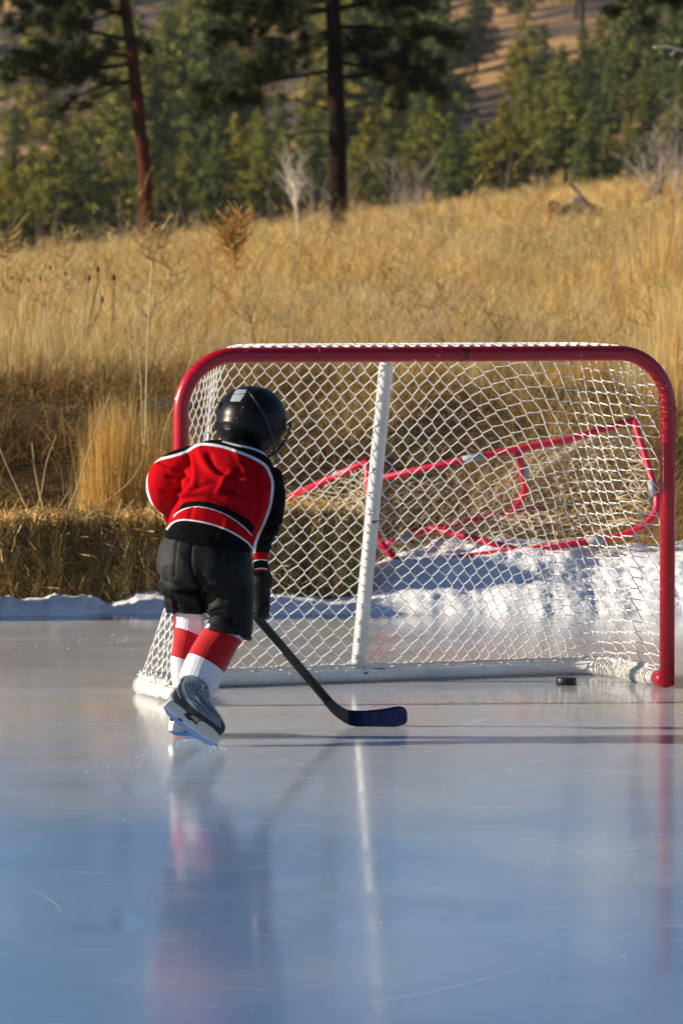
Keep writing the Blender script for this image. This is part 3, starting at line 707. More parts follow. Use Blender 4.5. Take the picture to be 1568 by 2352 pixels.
clump(60, 940, 24.6, 600, .35, .65, .25, 'pale grey grass tussock on top of the bank at the left edge', seed=4, lean=.3, pal=(3, 1, 3, 4))
clump(1585, 1000, 24.0, 700, .5, .9, .16, 'tall straw coloured grass clump right of the goal', seed=5, lean=.18, pal=(0, 1, 3, 1))
clump(1075, 700, 36.0, 500, .5, .85, .20, 'pale upright tussock in the middle of the golden slope', seed=6, lean=.15, pal=(3, 1, 0, 1), w=.006)
clump(1545, 690, 36.0, 700, .6, 1.05, .25, 'tall pale tussock near the right edge of the slope', seed=7, lean=.15, pal=(3, 1, 0, 0), w=.006)

# single dry stalks (px coordinates of their visible run)
M_stalk = tinted('stalk_mat', .6, .1, .3)
def weed(paths, y, label, col=(.62, .46, .22), r=.0032, heads=False, feathers=0, seed=1, name='dry_weed', dark=False):
    r = r * 1.35
    rr = random.Random(seed); b0 = P(*paths[0][0], y); mb = MB()
    for pth in paths:
        pv = [P(a, b, y) + Vector((0, rr.uniform(-.02, .02), 0)) for a, b in pth]; gz = ground(pv[0].x, y)
        if pv[0].z > gz + .02: pv = [Vector((pv[0].x * .995, y, gz - .01))] + pv
        pts = smoothpath(pv, 4)
        n = len(pts); c_ = tuple(v * rr.uniform(.85, 1.1) for v in col)
        tube(mb, pts, [r * (1 - .6 * i / n) for i in range(n)], 5, col=c_)
        if heads:
            e = pts[-1]; hr = r * 1.7
            tube(mb, [e - Vector((0, 0, hr)), e, e + Vector((0, 0, hr * 1.4)), e + Vector((0, 0, hr * 2.2))], [hr * .4, hr, hr * .8, hr * .2], 6, col=(.05, .03, .02))
        if feathers:
            for k in range(feathers):
                t = rr.uniform(.45, 1.0); p = pts[int(t * (n - 1))]; s = rr.choice((-1, 1)); L = rr.uniform(.5, 1.2) * r * 16
                q = p + Vector((s * L * rr.uniform(.4, 1), rr.uniform(-.5, .5) * L, L * rr.uniform(.3, 1.0)))
                tube(mb, [p, p.lerp(q, .5) + Vector((0, 0, -.1 * L)), q], [r * .5, r * .45, r * .3], 4, cap=False, col=tuple(v * rr.uniform(.9, 1.15) for v in col))
    o = link(name, mb.mesh(name, b0), M_stalk, loc=b0, smooth=True); tag(o, label, 'weed'); return o
weed([[(322, 1125), (333, 1000), (336, 870), (343, 700), (348, 600)]], 20.6, 'tallest pale single stalk, straight up left of the goal post', r=.0042, col=(.72, .60, .36))
weed([[(325, 1120), (326, 1000), (322, 850), (313, 780), (308, 740)]], 20.5, 'second pale stalk leaning left beside the tallest one', r=.0036, col=(.62, .45, .2))
weed([[(148, 1205), (180, 1110), (212, 1010), (255, 900)]], 19.6, 'long thin stalk leaning right across the tall grass clump', r=.0032)
weed([[(180, 1205), (240, 1155), (300, 1105), (325, 1060)]], 19.6, 'low stalk leaning far right just above the left bale', r=.0034, col=(.58, .42, .18))
weed([[(70, 1195), (50, 1145), (22, 1085), (0, 1030)]], 19.7, 'stalk leaning left at the left edge above the bale', r=.004)
weed([[(105, 1195), (92, 1140), (80, 1080), (74, 1020)]], 19.7, 'short thick upright stalk left of the leaning stalks', r=.004)
weed([[(108, 1195), (135, 1165), (160, 1125)], [(82, 1190), (95, 1130), (108, 1060), (130, 1000)]], 19.8, 'forked short stalk behind the middle of the left bale', r=.003)
weed([[(372, 1010), (400, 930), (430, 850), (455, 780)]], 21.5, 'stalk leaning right towards the corner of the goal frame', r=.0034)
weed([[(395, 1000), (405, 900), (400, 800)]], 22.5, 'thin brown stalk just behind the left goal post', r=.003, col=(.4, .26, .1))
weed([[(300, 960), (310, 880), (300, 800)]], 22.5, 'thin brown stalk left of the two pale tall stalks', r=.003, col=(.4, .26, .1))
weed([[(195, 830), (192, 740), (205, 640)], [(197, 800), (212, 700), (225, 650), (225, 620)], [(198, 790), (225, 720), (235, 690)], [(196, 830), (255, 750), (262, 640)]], 27, 'dark many stemmed weed with seed heads in the pale grass at left', r=.006, col=(.14, .09, .05), heads=True)
for pth, wh in (([(28, 720), (26, 640)], 'third from the left edge'), ([(72, 700), (66, 645)], 'fourth from the left edge'), ([(10, 720), (8, 655)], 'closest to the left edge'), ([(95, 700), (92, 640)], 'just left of the tallest one'), ([(118, 690), (115, 615)], 'tallest of the row'), ([(152, 700), (150, 630)], 'at the right end of the row')):
    o = weed([pth], 30, 'seed head stalk at left, ' + wh, r=.0045, col=(.5, .33, .14), heads=True); o['group'] = 'row of seed head stalks at left'
weed([[(15, 640), (14, 580), (18, 530)]], 33, 'feathery pale weed poking above the grass, leftmost', r=.008, feathers=26, col=(.55, .40, .17), seed=3)
weed([[(148, 640), (146, 580), (150, 525)]], 33, 'feathery weed poking above the grass left of the leaning pine', r=.007, feathers=20, col=(.55, .38, .15), seed=4)
weed([[(352, 640), (345, 590), (330, 560), (322, 535)], [(352, 620), (362, 560), (374, 515)]], 33, 'two armed feathery weed in front of the leaning pine trunk', r=.007, feathers=26, col=(.62, .45, .2), seed=5)
weed([[(540, 640), (538, 570), (530, 500)], [(540, 600), (552, 540), (560, 490)], [(538, 600), (522, 555), (516, 520)]], 36, 'bushy orange weed right of the leaning pine', r=.008, feathers=60, col=(.60, .34, .09), seed=6, name='dry_bush')
weed([[(335, 850), (326, 760), (322, 690)]], 26, 'crooked pale stalk left of the upper left goal corner', r=.0045, col=(.66, .5, .24))
weed([[(490, 830), (500, 780), (530, 740), (560, 715)]], 26, 'bent pale stalk rising above the curved corner of the crossbar', r=.0045, col=(.66, .5, .24))

# ------------------------------------------------------------------ rocks
def rock(px, py, y, s, label, seed, sc=(1.6, 1, .7), col=None):
    bm = bmesh.new(); bmesh.ops.create_icosphere(bm, subdivisions=4, radius=1.0)
    for v in bm.verts:
        q = v.co.copy(); d = 1 + .28 * noise.noise(q * 1.3 + Vector((seed * 3, 0, 0))) + .10 * noise.noise(q * 4 + Vector((seed, 1, 0))) + .03 * noise.noise(q * 12)
        f = noise.cell(q * 1.7 + Vector((seed, 0, 0))) * .07
        v.co = Vector((q.x * sc[0], q.y * sc[1], q.z * sc[2])) * (s * (d + f))
    me = bpy.data.meshes.new('rock'); bm.to_mesh(me); bm.free()
    c = P(px, py, y); c.z = min(c.z, ground(c.x, y) + s * sc[2] * .4); o = link('rock', me, M_rock, loc=c, smooth=True); tag(o, label, 'rock'); return o
M_rock = simple('rock_mat', (.045, .042, .038), .9, .5, 6, bump=.8, bscale=20, bdist=.03)
rock(450, 832, 25.6, .15, 'grey boulder in the grass at the upper left corner of the goal', 1, (2.0, 1, .55))
rock(365, 722, 31.0, .15, 'low grey rock half buried in the slope left of the goal', 2, (2.4, 1, .35))
rock(1000, 795, 27.0, .13, 'dark rock just above the middle of the crossbar', 3, (2.2, 1, .4))
rock(1420, 935, 24.6, .10, 'black rock on the bank seen through the right side of the net', 4, (1.6, 1, .8))
rock(392, 915, 23.4, .09, 'pale mossy rock on the bank left of the goal post', 5, (1.8, 1, .6))

# ------------------------------------------------------------------ root stump and fallen branch
M_bark_red = simple('stump_mat', (.24, .07, .02), .9, .5, 8, bump=.8, bscale=20, bdist=.03)
M_bark_dk = simple('dead_wood_dark', (.07, .05, .04), .9, .4, 8, bump=.6, bscale=20, bdist=.03)
def stump():
    y = 57.0; e = empty('root_stump', P(1285, 600, y), 'upturned reddish root stump with curled roots in the golden grass', 'stump')
    o0 = e.location.copy(); mb = MB()
    tube(mb, smoothpath([P(1264, 615, y), P(1270, 530, y), P(1268, 490, y), P(1285, 475, y)], 4), [.10, .12, .13, .13, .13, .14, .13, .12, .11, .10, .09, .07, .04], 10)
    tube(mb, [P(1290, 480, y), P(1305, 500, y), P(1298, 530, y), P(1288, 610, y)], [.05, .09, .08, .03], 8)
    link('stump_wood', mb.mesh('stump_wood', o0), M_bark_red, e, smooth=True)
    for pth, r in (([(1265, 485), (1262, 468), (1272, 462), (1286, 470)], .03), ([(1290, 480), (1310, 472), (1330, 482), (1350, 485)], .045), ([(1280, 500), (1305, 505), (1325, 498), (1345, 515)], .03), ([(1270, 520), (1256, 545), (1262, 570)], .03)):
        mb = MB(); pts = smoothpath([P(a, b, y - .1) for a, b in pth], 4); tube(mb, pts, [r * (1 - .5 * i / len(pts)) for i in range(len(pts))], 7)
        link('root', mb.mesh('root', o0), M_bark_dk, e, smooth=True)
    rock2 = MB(); tube(rock2, [P(1305, 495, y + .6), P(1325, 480, y + .6), P(1352, 488, y + .6), P(1368, 600, y + .6)], [.06, .20, .22, .08], 10)
    link('root_plate', rock2.mesh('root_plate', o0), M_bark_dk, e, smooth=True)
    mb = MB(); b0 = P(1405, 540, y)
    tube(mb, smoothpath([P(1440, 605, y), P(1375, 505, y), P(1345, 465, y), P(1322, 435, y), P(1308, 418, y)], 4), [.055 - .0027 * i for i in range(17)], 8)
    tube(mb, smoothpath([P(1425, 590, y), P(1365, 508, y), P(1345, 500, y)], 3), .03, 6)
    o = link('fallen_branch', mb.mesh('fallen_branch', b0), M_bark_dk, loc=b0, smooth=True); tag(o, 'dark dead branch slanting up out of the grass beside the root stump', 'branch')
stump()

# ------------------------------------------------------------------ pines
M_bark_lit = None
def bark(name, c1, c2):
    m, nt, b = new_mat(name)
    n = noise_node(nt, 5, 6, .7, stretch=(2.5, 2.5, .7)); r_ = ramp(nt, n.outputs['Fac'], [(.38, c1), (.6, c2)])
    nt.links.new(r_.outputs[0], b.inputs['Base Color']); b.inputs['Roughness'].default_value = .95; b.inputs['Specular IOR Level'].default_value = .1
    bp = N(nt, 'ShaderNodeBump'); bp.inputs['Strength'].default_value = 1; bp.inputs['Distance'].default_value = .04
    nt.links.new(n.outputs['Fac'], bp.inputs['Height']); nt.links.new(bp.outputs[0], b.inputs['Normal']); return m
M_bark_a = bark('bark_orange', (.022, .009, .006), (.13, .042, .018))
M_bark_b = bark('bark_dark', (.008, .006, .005), (.028, .014, .010))  # darkened to carry the bough shade on the central trunk
M_needle_near = tinted('needles_near', .6, .25, .2)
def tuft(mb, rs, C, n_per, rad, wid, cols):
    # C (m,3) centres; bursts of needles round each
    m = len(C); n = m * n_per
    c = np.repeat(C, n_per, 0); D = rs.normal(size=(n, 3)); D[:, 2] += .35; D /= np.linalg.norm(D, axis=1)[:, None]
    L = rad * rs.uniform(.55, 1.1, n); Sd = np.cross(D, rs.normal(size=(n, 3))); Sd /= np.linalg.norm(Sd, axis=1)[:, None]
    b0 = c + D * (L * .12)[:, None]; tp = c + D * L[:, None]
    V = np.stack([b0 - Sd * wid * .5, b0 + Sd * wid * .5, tp], 1).reshape(-1, 3)
    Fm = np.arange(n * 3).reshape(-1, 3); cc = np.repeat(cols, n_per, 0) * rs.uniform(.75, 1.25, (n, 1))
    mb.addq(V, Fm, np.repeat(cc, 3, 0))
def near_pine(base_px, y, trunk, r0, bark_m, branches, label, seed, extra, name='pine_tree', z0=None, nt_=9, trad=.19):
    rs = np.random.default_rng(seed); rr = random.Random(seed)
    b = P(*base_px, y); gz = ground(b.x, y); b = Vector((b.x, y, gz))
    e = empty(name, b, label, 'pine tree')
    tp = [b + Vector((0, 0, -.2))] + [P(a, c, y) for a, c in trunk]
    top = tp[-1]; d = (tp[-1] - tp[-2]).normalized()
    for k in range(1, 5): tp.append(top + d * (1.0 * k) + Vector((rr.uniform(-.05, .05), 0, 0)))
    tp = smoothpath(tp, 5); n = len(tp); mb = MB(); tube(mb, tp, [r0 * (1 - .62 * (i / n) ** 1.2) * (1 + .04 * rr.uniform(-1, 1)) for i in range(n)], 16)
    link('trunk', mb.mesh('trunk', b), bark_m, e, smooth=True)
    T = Path(tp); nb = MB(); C = []
    def twig(p0, p1, r, dens, depth=0):
        dk = 1.45
        v = p1 - p0; L = v.length; mid = p0.lerp(p1, .5) + Vector((rr.uniform(-.08, .08) * L, rr.uniform(-.08, .08) * L, rr.uniform(-.02, .10) * L))
        pts = smoothpath([p0, mid, p1], 5); tube(nb, pts, [r * (1 - .7 * i / len(pts)) for i in range(len(pts))], 6)
        if depth < 2 and dens > 0:
            for k in range(int(dens * dk * (L * 4.2 if depth == 0 else L * 5))):
                t = rr.uniform(.30 if depth == 0 else .15, 1.0); q = pts[min(len(pts) - 1, int(t * (len(pts) - 1)))]
                l2 = L * (rr.uniform(.16, .34) if depth == 0 else rr.uniform(.25, .45)) * (1.15 - .5 * t)
                l2 = min(l2, .75)
                dirv = (v.normalized() * .5 + Vector((rr.gauss(0, .6), rr.gauss(0, .75), rr.gauss(.02, .42)))).normalized()
                twig(q, q + dirv * l2, r * .4, dens, depth + 1)
        if dens > 0 and depth >= 1:
            for t in (.55, .8, 1.0) if depth == 2 else (.7, 1.0): C.append(pts[min(len(pts) - 1, int(t * (len(pts) - 1)))] + Vector((rr.gauss(0, .03), rr.gauss(0, .03), rr.gauss(.02, .03))))
        if dens > 0 and depth == 0: C.append(p1)
    def flush():
        nonlocal nb
        if nb.n: link('limb', nb.mesh('limb', b), bark_m, e, smooth=True)
        nb = MB()
    for (s, t_, dy, dens, r) in branches:
        # start on the trunk at that height
        ps = P(*s, y); k = min(range(len(tp)), key=lambda i: (tp[i] - ps).length); twig(tp[k], P(*t_, y + dy), r, dens); flush()
    for k in range(extra):     # branches above the picture and round the back
        t = rr.uniform(.62, 1.0); p = T.at(t); a = rr.uniform(0, 2 * math.pi); L = rr.uniform(1.2, 2.6) * (1.35 - t * .7)
        twig(p, p + Vector((math.cos(a) * L, math.sin(a) * L, rr.uniform(-.3, .5))), .035, .55); flush()
    C = np.array([tuple(c) for c in C]); m = len(C)
    pal = np.array([(.055, .070, .018), (.032, .045, .015), (.13, .13, .03), (.020, .028, .012)])
    cb = MB(); tuft(cb, rs, C, 36, trad, .018, pal[rs.choice(4, m, p=[.38, .32, .12, .18])])
    link('crown', cb.mesh('crown', b), M_needle_near, e); print(name, 'tufts', m)
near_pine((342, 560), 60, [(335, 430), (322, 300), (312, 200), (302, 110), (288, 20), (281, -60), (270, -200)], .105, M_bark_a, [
    ((300, 30), (60, 10), .3, 1.0, .035), ((297, 25), (150, 60), -.6, 1.0, .03), ((303, 100), (10, 60), .5, 1.0, .035), ((306, 130), (40, 150), -.4, 1.0, .04), ((308, 140), (90, 175), .6, 1.0, .035),
    ((308, 150), (20, 175), .2, 1.1, .04), ((312, 178), (120, 265), -.3, .62, .03), ((312, 175), (180, 250), .5, .55, .025), ((304, 110), (225, 120), -.6, .9, .02),
    ((300, 95), (345, 118), .4, .9, .02), ((290, 30), (10, -40), 0, .9, .035), ((285, -20), (60, -60), .5, .8, .03), ((282, -40), (200, 20), -.7, .9, .03), ((318, 240), (285, 245), 0, 0, .008), ((325, 330), (305, 325), 0, 0, .008)],
    'leaning pine with thin red lit trunk and boughs only on its left', 7, 22)
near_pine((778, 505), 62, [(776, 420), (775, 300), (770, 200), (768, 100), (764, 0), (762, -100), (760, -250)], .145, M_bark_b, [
    ((765, 30), (540, 20), .3, 1.0, .04), ((768, 80), (560, 200), -.3, 1.0, .05), ((765, 60), (470, 240), .2, 1.05, .05), ((768, 95), (640, 130), -.8, .9, .03), ((770, 150), (500, 215), .6, .95, .035),
    ((765, 20), (480, 90), -.5, 1.0, .04), ((764, 0), (620, -10), .7, 1.0, .035), ((764, 10), (450, 10), 0, .9, .04),
    ((770, 120), (960, 60), .3, 1.1, .04), ((772, 170), (990, 150), -.2, 1.1, .045), ((768, 90), (930, 150), .6, 1.1, .04), ((765, 20), (1000, 20), .2, 1.1, .045), ((768, 60), (1030, 90), -.6, 1.1, .045), ((764, -10), (900, 10), .6, 1.0, .04), ((770, 130), (1005, 200), .4, 1.0, .04), ((764, -30), (1040, -20), 0, .9, .04),
    ((774, 250), (650, 225), .2, .16, .018), ((775, 300), (665, 315), -.2, .06, .018), ((775, 325), (735, 350), .2, 0, .012), ((775, 285), (880, 285), .3, .06, .014), ((774, 250), (900, 245), -.3, .08, .014), ((776, 330), (860, 335), .2, 0, .010), ((774, 190), (700, 155), -.5, .4, .02), ((776, 300), (820, 305), 0, 0, .01)],
    'tall dark trunked pine in the centre with drooping black green boughs', 8, 26)
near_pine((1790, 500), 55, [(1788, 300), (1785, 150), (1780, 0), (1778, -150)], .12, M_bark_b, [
    ((1782, 40), (1400, 30), .3, .55, .03), ((1780, 10), (1370, -30), .2, .6, .03), ((1780, 0), (1480, 10), -.3, .6, .03)],
    'pine beyond the right edge whose yellow green bough tips hang into the top right corner', 9, 14)
# bare bleached branch at the top right
mb = MB(); y = 48; b0 = P(1640, 130, y)
for pth, r in (([(1640, 125), (1580, 118), (1540, 108), (1500, 107)], .022), ([(1560, 112), (1545, 120), (1542, 128)], .012), ([(1600, 120), (1570, 138), (1560, 150)], .012)):
    pts = smoothpath([P(a, b, y) for a, b in pth], 4); tube(mb, pts, [r * (1 - .6 * i / len(pts)) for i in range(len(pts))], 6)
pts = smoothpath([P(1640, 125, y), P(1660, 300, y), P(1668, 480, y), P(1670, 560, y), P(1670, 680, y)], 5); tube(mb, pts, .04, 8)
for a, b, c_, d_ in ((1655, 200, 1720, 150), (1662, 280, 1720, 240), (1650, 90, 1690, 20), (1640, 120, 1625, 40), (1664, 330, 1640, 300), (1700, 165, 1735, 175)):
    q0, q1 = P(a, b, y), P(c_, d_, y + .1); tube(mb, smoothpath([q0, q0.lerp(q1, .5) + Vector((.03, 0, -.04)), q1], 4), [.018 - .0016 * i for i in range(9)], 6)
M_pale = simple('bleached_wood', (.50, .44, .38), .8, .2, 10)
o = link('dead_tree', mb.mesh('dead_tree', b0), M_pale, loc=b0, smooth=True); tag(o, 'bleached bare tree whose white branch pokes in at the top right', 'tree')

# bare pale trees / shrubs
def bare_tree(px, py, y, h, label, seed, col, spread=.5, r=.05, name='bare_tree', stems=1):
    rr = random.Random(seed); c = P(px, py, y); c.z = ground(c.x, y); mb = MB()
    def br(p, d, L, r_, dep):
        pts = [p]
        for k in range(4):
            d = (d + Vector((rr.gauss(0, .12), rr.gauss(0, .12), rr.gauss(0.05, .08)))).normalized(); pts.append(pts[-1] + d * L / 4)
        tube(mb, pts, [r_ * (1 - .15 * i) for i in range(5)], 5, cap=False)
        if dep > 0:
            for k in range(5 if dep > 1 else 4):
                q = pts[rr.randint(1, 4)]; a = rr.uniform(0, 6.28)
                br(q, (d * .9 + Vector((math.cos(a), math.sin(a), .25)) * spread * 1.3).normalized(), L * rr.uniform(.4, .62), r_ * .5, dep - 1)
    for s in range(stems):
        br(c + Vector((rr.uniform(-.2, .2) * (stems > 1), 0, 0)), Vector((rr.uniform(-.1, .1) * stems, 0, 1)).normalized(), h * .8, r, 3)
    o = link(name, mb.mesh(name, c), simple(name + '_mat', col, .9, .2, 10), loc=c); tag(o, label, 'bare tree'); return o
bare_tree(692, 545, 90, 2.5, 'small white barked leafless tree left of the dark pine trunk', 3, (.50, .42, .34), .65, .06)
bare_tree(745, 540, 95, 1.7, 'grey leafless shrub touching the left side of the dark pine trunk', 4, (.28, .23, .18), .8, .02, stems=2)
bare_tree(915, 520, 100, 1.7, 'pale thin leafless shrub right of the dark pine trunk', 5, (.42, .34, .26), .6, .02, stems=3)
bare_tree(1500, 450, 95, 1.8, 'large grey leafless shrub at the right edge in front of the pines', 6, (.33, .28, .24), .9, .035, stems=3)
bare_tree(1580, 440, 90, 2.2, 'tangled grey leafless tree cut by the right edge', 7, (.36, .30, .25), .9, .04, stems=2)

# ------------------------------------------------------------------ distant pines
def far_pine_mesh(seed, h=8.0, w=2.3, pal=None, base=.14, dens=1.0):
    rs = np.random.default_rng(seed); rr = random.Random(seed); mb = MB()
    nlev = 22; C = []; R = []
    for L in range(nlev):
        t = L / (nlev - 1); zz = h * (base + (1 - base) * t); rad = w * (1 - t) ** .85 * rr.uniform(.78, 1.12) * min(1, .6 + t * 3) + .10
        nb = max(3, int(9 * (1 - t) + 3))
        for b in range(nb):
            a = rr.uniform(0, 2 * math.pi); rl = rad * rr.uniform(.55, 1.15); dz = rr.uniform(-.35, .1)
            if rr.random() < .15: continue
            k = max(2, int(rl / .30))
            for q in range(1, k + 1):
                f = q / k; C.append((math.cos(a) * rl * f + rr.gauss(0, .10), math.sin(a) * rl * f + rr.gauss(0, .10), zz + dz * f * rl * .5 + rr.gauss(0, .10))); R.append(.22 + .20 * (1 - f))
    C = np.array(C); m = len(C); n_per = 26; n = m * n_per
    c = np.repeat(C, n_per, 0); rad = np.repeat(np.array(R), n_per) * rs.uniform(.5, 1.2, n)
    D = rs.normal(size=(n, 3)); D /= np.linalg.norm(D, axis=1)[:, None]; D[:, 2] *= .75
    p = c + D * rad[:, None]; A = rs.normal(size=(n, 3)); A /= np.linalg.norm(A, axis=1)[:, None]; B = np.cross(A, rs.normal(size=(n, 3))); B /= np.linalg.norm(B, axis=1)[:, None]
    s = rs.uniform(.05, .115, n)[:, None]
    V = np.stack([p - A * s, p + B * s * .7, p + A * s, p - B * s * .7], 1).reshape(-1, 3)
    pal = np.array([(.225, .22, .044), (.175, .185, .046), (.10, .118, .042), (.29, .265, .05)])
    pal = pal * [(1.15, 1.1, .9), (.62, .74, .9), (1.0, 1.0, 1.0), (.55, .62, .75), (1.3, 1.12, .8), (.8, .92, 1.1)][seed % 6]
    cc = np.repeat(pal[rs.choice(4, m, p=[.45, .35, .14, .06])], n_per, 0) * rs.uniform(.8, 1.2, (n, 1))
    mb.addq(V, np.arange(n * 4).reshape(-1, 4), np.repeat(cc, 4, 0)); crown = mb.mesh('far_crown')
    tb = MB(); tube(tb, [(0, 0, -.3), (.03, 0, h * .3), (-.02, .02, h * .65), (0, 0, h * .96)], [.17, .14, .09, .03], 8); trunk = tb.mesh('far_trunk')
    return crown, trunk
M_far = tinted('needles_far', .9, .0, .02)
variants = [far_pine_mesh(40 + k, 8.0, wv, base=bv) for k, (wv, bv) in enumerate(((2.9, .20), (2.4, .14), (3.2, .26), (2.1, .16), (2.8, .32), (2.5, .12)))]
for c_, t_ in variants: c_.materials.append(M_far); t_.materials.append(M_bark_b)
first_used = set()
def far_pine(x, y, h, wsc, vi, label, group, rot, parts=True):
    z = ground(x, y); c_, t_ = variants[vi]
    if parts:
        e = bpy.data.objects.new('distant_pine', None); COL.objects.link(e); e.location = (x, y, z - .05); e.rotation_euler = (0, 0, rot); e.scale = (h / 8 * wsc, h / 8 * wsc, h / 8); e.empty_display_size = .2
        for nm, me in (('crown', c_), ('trunk', t_)):
            o = bpy.data.objects.new(nm, me); COL.objects.link(o); o.parent = e
    else:
        e = bpy.data.objects.new('hillside_pine', c_); COL.objects.link(e); e.location = (x, y, z - .1); e.rotation_euler = (0, 0, rot); e.scale = (h / 8 * wsc, h / 8 * wsc, h / 8)
    tag(e, label, 'pine tree', group); return e
def pine_px(px, top, y, wsc, vi, label, group, rot):
    x = (px - CX) / F_PX * y; x = P(px, top, y).x; z = ground(x, y); zt = P(px, top, y).z
    return far_pine(x, y, max(2.5, zt - z), wsc, vi, label, group, rot)
ROW1 = [(20, 370, 165, 1.0), (75, 335, 172, .9), (135, 285, 160, 1.05), (205, 300, 168, 1.0), (262, 340, 175, .9), (385, 345, 172, .85), (430, 300, 178, .85), (495, 275, 162, 1.0), (545, 265, 174, .9), (600, 330, 168, .95), (650, 300, 185, .8), (700, 240, 180, .9), (845, 250, 175, .8), (890, 280, 165, .9), (1000, 205, 168, .95), (1040, 260, 160, .85), (1155, 230, 166, 1.05), (1235, 205, 178, .9), (1300, 190, 164, 1.05), (1360, 230, 160, .95), (1440, 260, 182, .85), (1490, 205, 172, 1.0), (1560, 215, 168, 1.0), (1625, 200, 170, 1.0), (-45, 330, 170, 1.0), (940, 300, 190, .8), (1095, 270, 185, .8)]
FILL = [(50, 400, 195), (105, 350, 200), (165, 330, 190), (235, 380, 200), (300, 330, 195), (345, 380, 185), (405, 400, 190), (460, 360, 200), (520, 340, 190), (570, 310, 200), (625, 370, 185), (675, 350, 200), (725, 330, 190), (815, 320, 195), (865, 340, 205), (915, 330, 180), (975, 300, 195), (1020, 320, 200), (1075, 300, 175), (1125, 290, 200), (1195, 290, 205), (1270, 280, 200), (1335, 290, 195), (1395, 300, 175), (1460, 310, 170), (1525, 290, 195), (1590, 300, 200), (0, 430, 180), (760, 260, 210), (600, 270, 215)]
where = ['leftmost, cut by the left edge', 'second from the left edge', 'broad olive one left of the leaning pine', 'next to the leaning pine trunk on its left', 'low one touching the leaning pine trunk on its left', 'first right of the leaning pine trunk', 'narrow one between the leaning pine and the broad dark one', 'bright one under the left boughs of the central pine', 'dark one under the left boughs of the central pine', 'one behind the small white bare tree', 'one left of the central dark trunk', 'tall thin one right behind the central trunk on its left', 'first right of the central dark trunk', 'second right of the central dark trunk', 'bright pointed one under the right boughs of the central pine', 'low one with visible stem right of the bright pointed one', 'dark one with clear black stem above the grass crest', 'tall narrow one right of the black stemmed one', 'broad bright one above the root stump', 'one above the fallen branch', 'dark gap filler right of the fallen branch', 'orange tinged one near the right edge', 'one behind the bare tree at the right edge', 'one just beyond the right edge', 'one just beyond the left edge', 'short one in the middle gap right of the trunk', 'short one between the two bright middle pines']
rr = random.Random(2)
for k, (px, top, y, w) in enumerate(ROW1):
    pine_px(px, top, y, w * 1.12, (0, 2, 4, 1, 0, 5, 4, 3)[k % 8], 'front row pine, ' + where[k], 'pines in the front row of the wood', rr.uniform(0, 6.28))
W1 = 'first second third fourth fifth sixth seventh eighth ninth tenth eleventh twelfth thirteenth fourteenth fifteenth'.split()
def ORD(k, L):
    r = sorted(range(len(L)), key=lambda i: L[i][0]).index(k)
    return W1[r] + ' from the left' if r < 15 else W1[len(L) - 1 - r] + ' from the right'
for k, (px, top, y) in enumerate(FILL):
    pine_px(px, top, y, rr.uniform(.95, 1.2), (k * 7 + 3) % 6, 'shaded pine in a gap of the front row, ' + ORD(k, FILL), 'pines filling the gaps of the wood', rr.uniform(0, 6.28))
ROW2 = [(30, 250, 240), (395, 110, 300), (440, 190, 280), (470, 150, 320), (640, 215, 250), (900, 200, 240), (960, 170, 260), (1205, 15, 290), (1250, 60, 270), (1290, 100, 250), (1340, 60, 270), (1380, 40, 290), (1400, 130, 240), (1450, 90, 255), (1500, 60, 280), (1545, 100, 250), (1590, 40, 270), (590, 240, 240), (340, 250, 260), (180, 250, 260), (820, 150, 270), (1210, 150, 240), (1340, 150, 235), (1480, 140, 240), (1560, 150, 235)]
for k, (px, top, y) in enumerate(ROW2):
    pine_px(px, top, y, rr.uniform(.75, 1.0), (k * 5 + 1) % 6, 'grey green pine higher up behind the front row, ' + ORD(k, ROW2), 'pines behind the front row of the wood', rr.uniform(0, 6.28))
# scattered pines on the hill
rs = np.random.default_rng(78); cm = 0
while cm < 62:
    y = rs.uniform(225, 420); x = rs.uniform(-1, 1) * (.0844 * y * 1.15 + 3); pxx = x / y * F_PX + CX; z = ground(x, y); pyt = 676 - F_PX * (z + 9 - CAM_H) / y
    if pxx < 260 and pyt < 335 and rs.random() < .93: continue
    if 960 < pxx < 1270 and pyt < 215 and rs.random() < .9: continue
    if 580 < pxx < 750 and pyt < 285 and rs.random() < .9: continue
    far_pine(x, y, rs.uniform(8, 12.5), rs.uniform(.8, 1.05), int(rs.integers(0, 6)), 'pine on the lower hillside above the wood', 'pines on the lower hillside', rs.uniform(0, 6.28)); cm += 1
rs = np.random.default_rng(77); cnt = 0
tries = 0
while cnt < 180 and tries < 9000:
    tries += 1
    y = rs.uniform(400, 960); x = rs.uniform(-1, 1) * (.0844 * y * 1.25 + 6)
    d = float(npnoise(np.array([x]), np.array([y * .6]), .045, 5)[0])
    pxx = x / y * F_PX + CX; z = ground(x, y); pyy = 676 - F_PX * (z - CAM_H) / y
    if pyy < -420: continue
    dens = .55 + .6 * d
    if pxx < 240 and 225 < pyy < 345: dens *= .08          # the open tan slope at left
    if 950 < pxx < 1270 and 10 < pyy < 260: dens *= .22     # the open slope at right
    if 560 < pxx < 750 and 120 < pyy < 330: dens *= .15
    if rs.random() > dens: continue
    far_pine(x, y, rs.uniform(12, 19), rs.uniform(.8, 1.1), int(rs.integers(0, 6)), 'small pine scattered on the dry hillside', 'pines scattered on the hillside', rs.uniform(0, 6.28), parts=False); cnt += 1
print('hill pines', cnt)
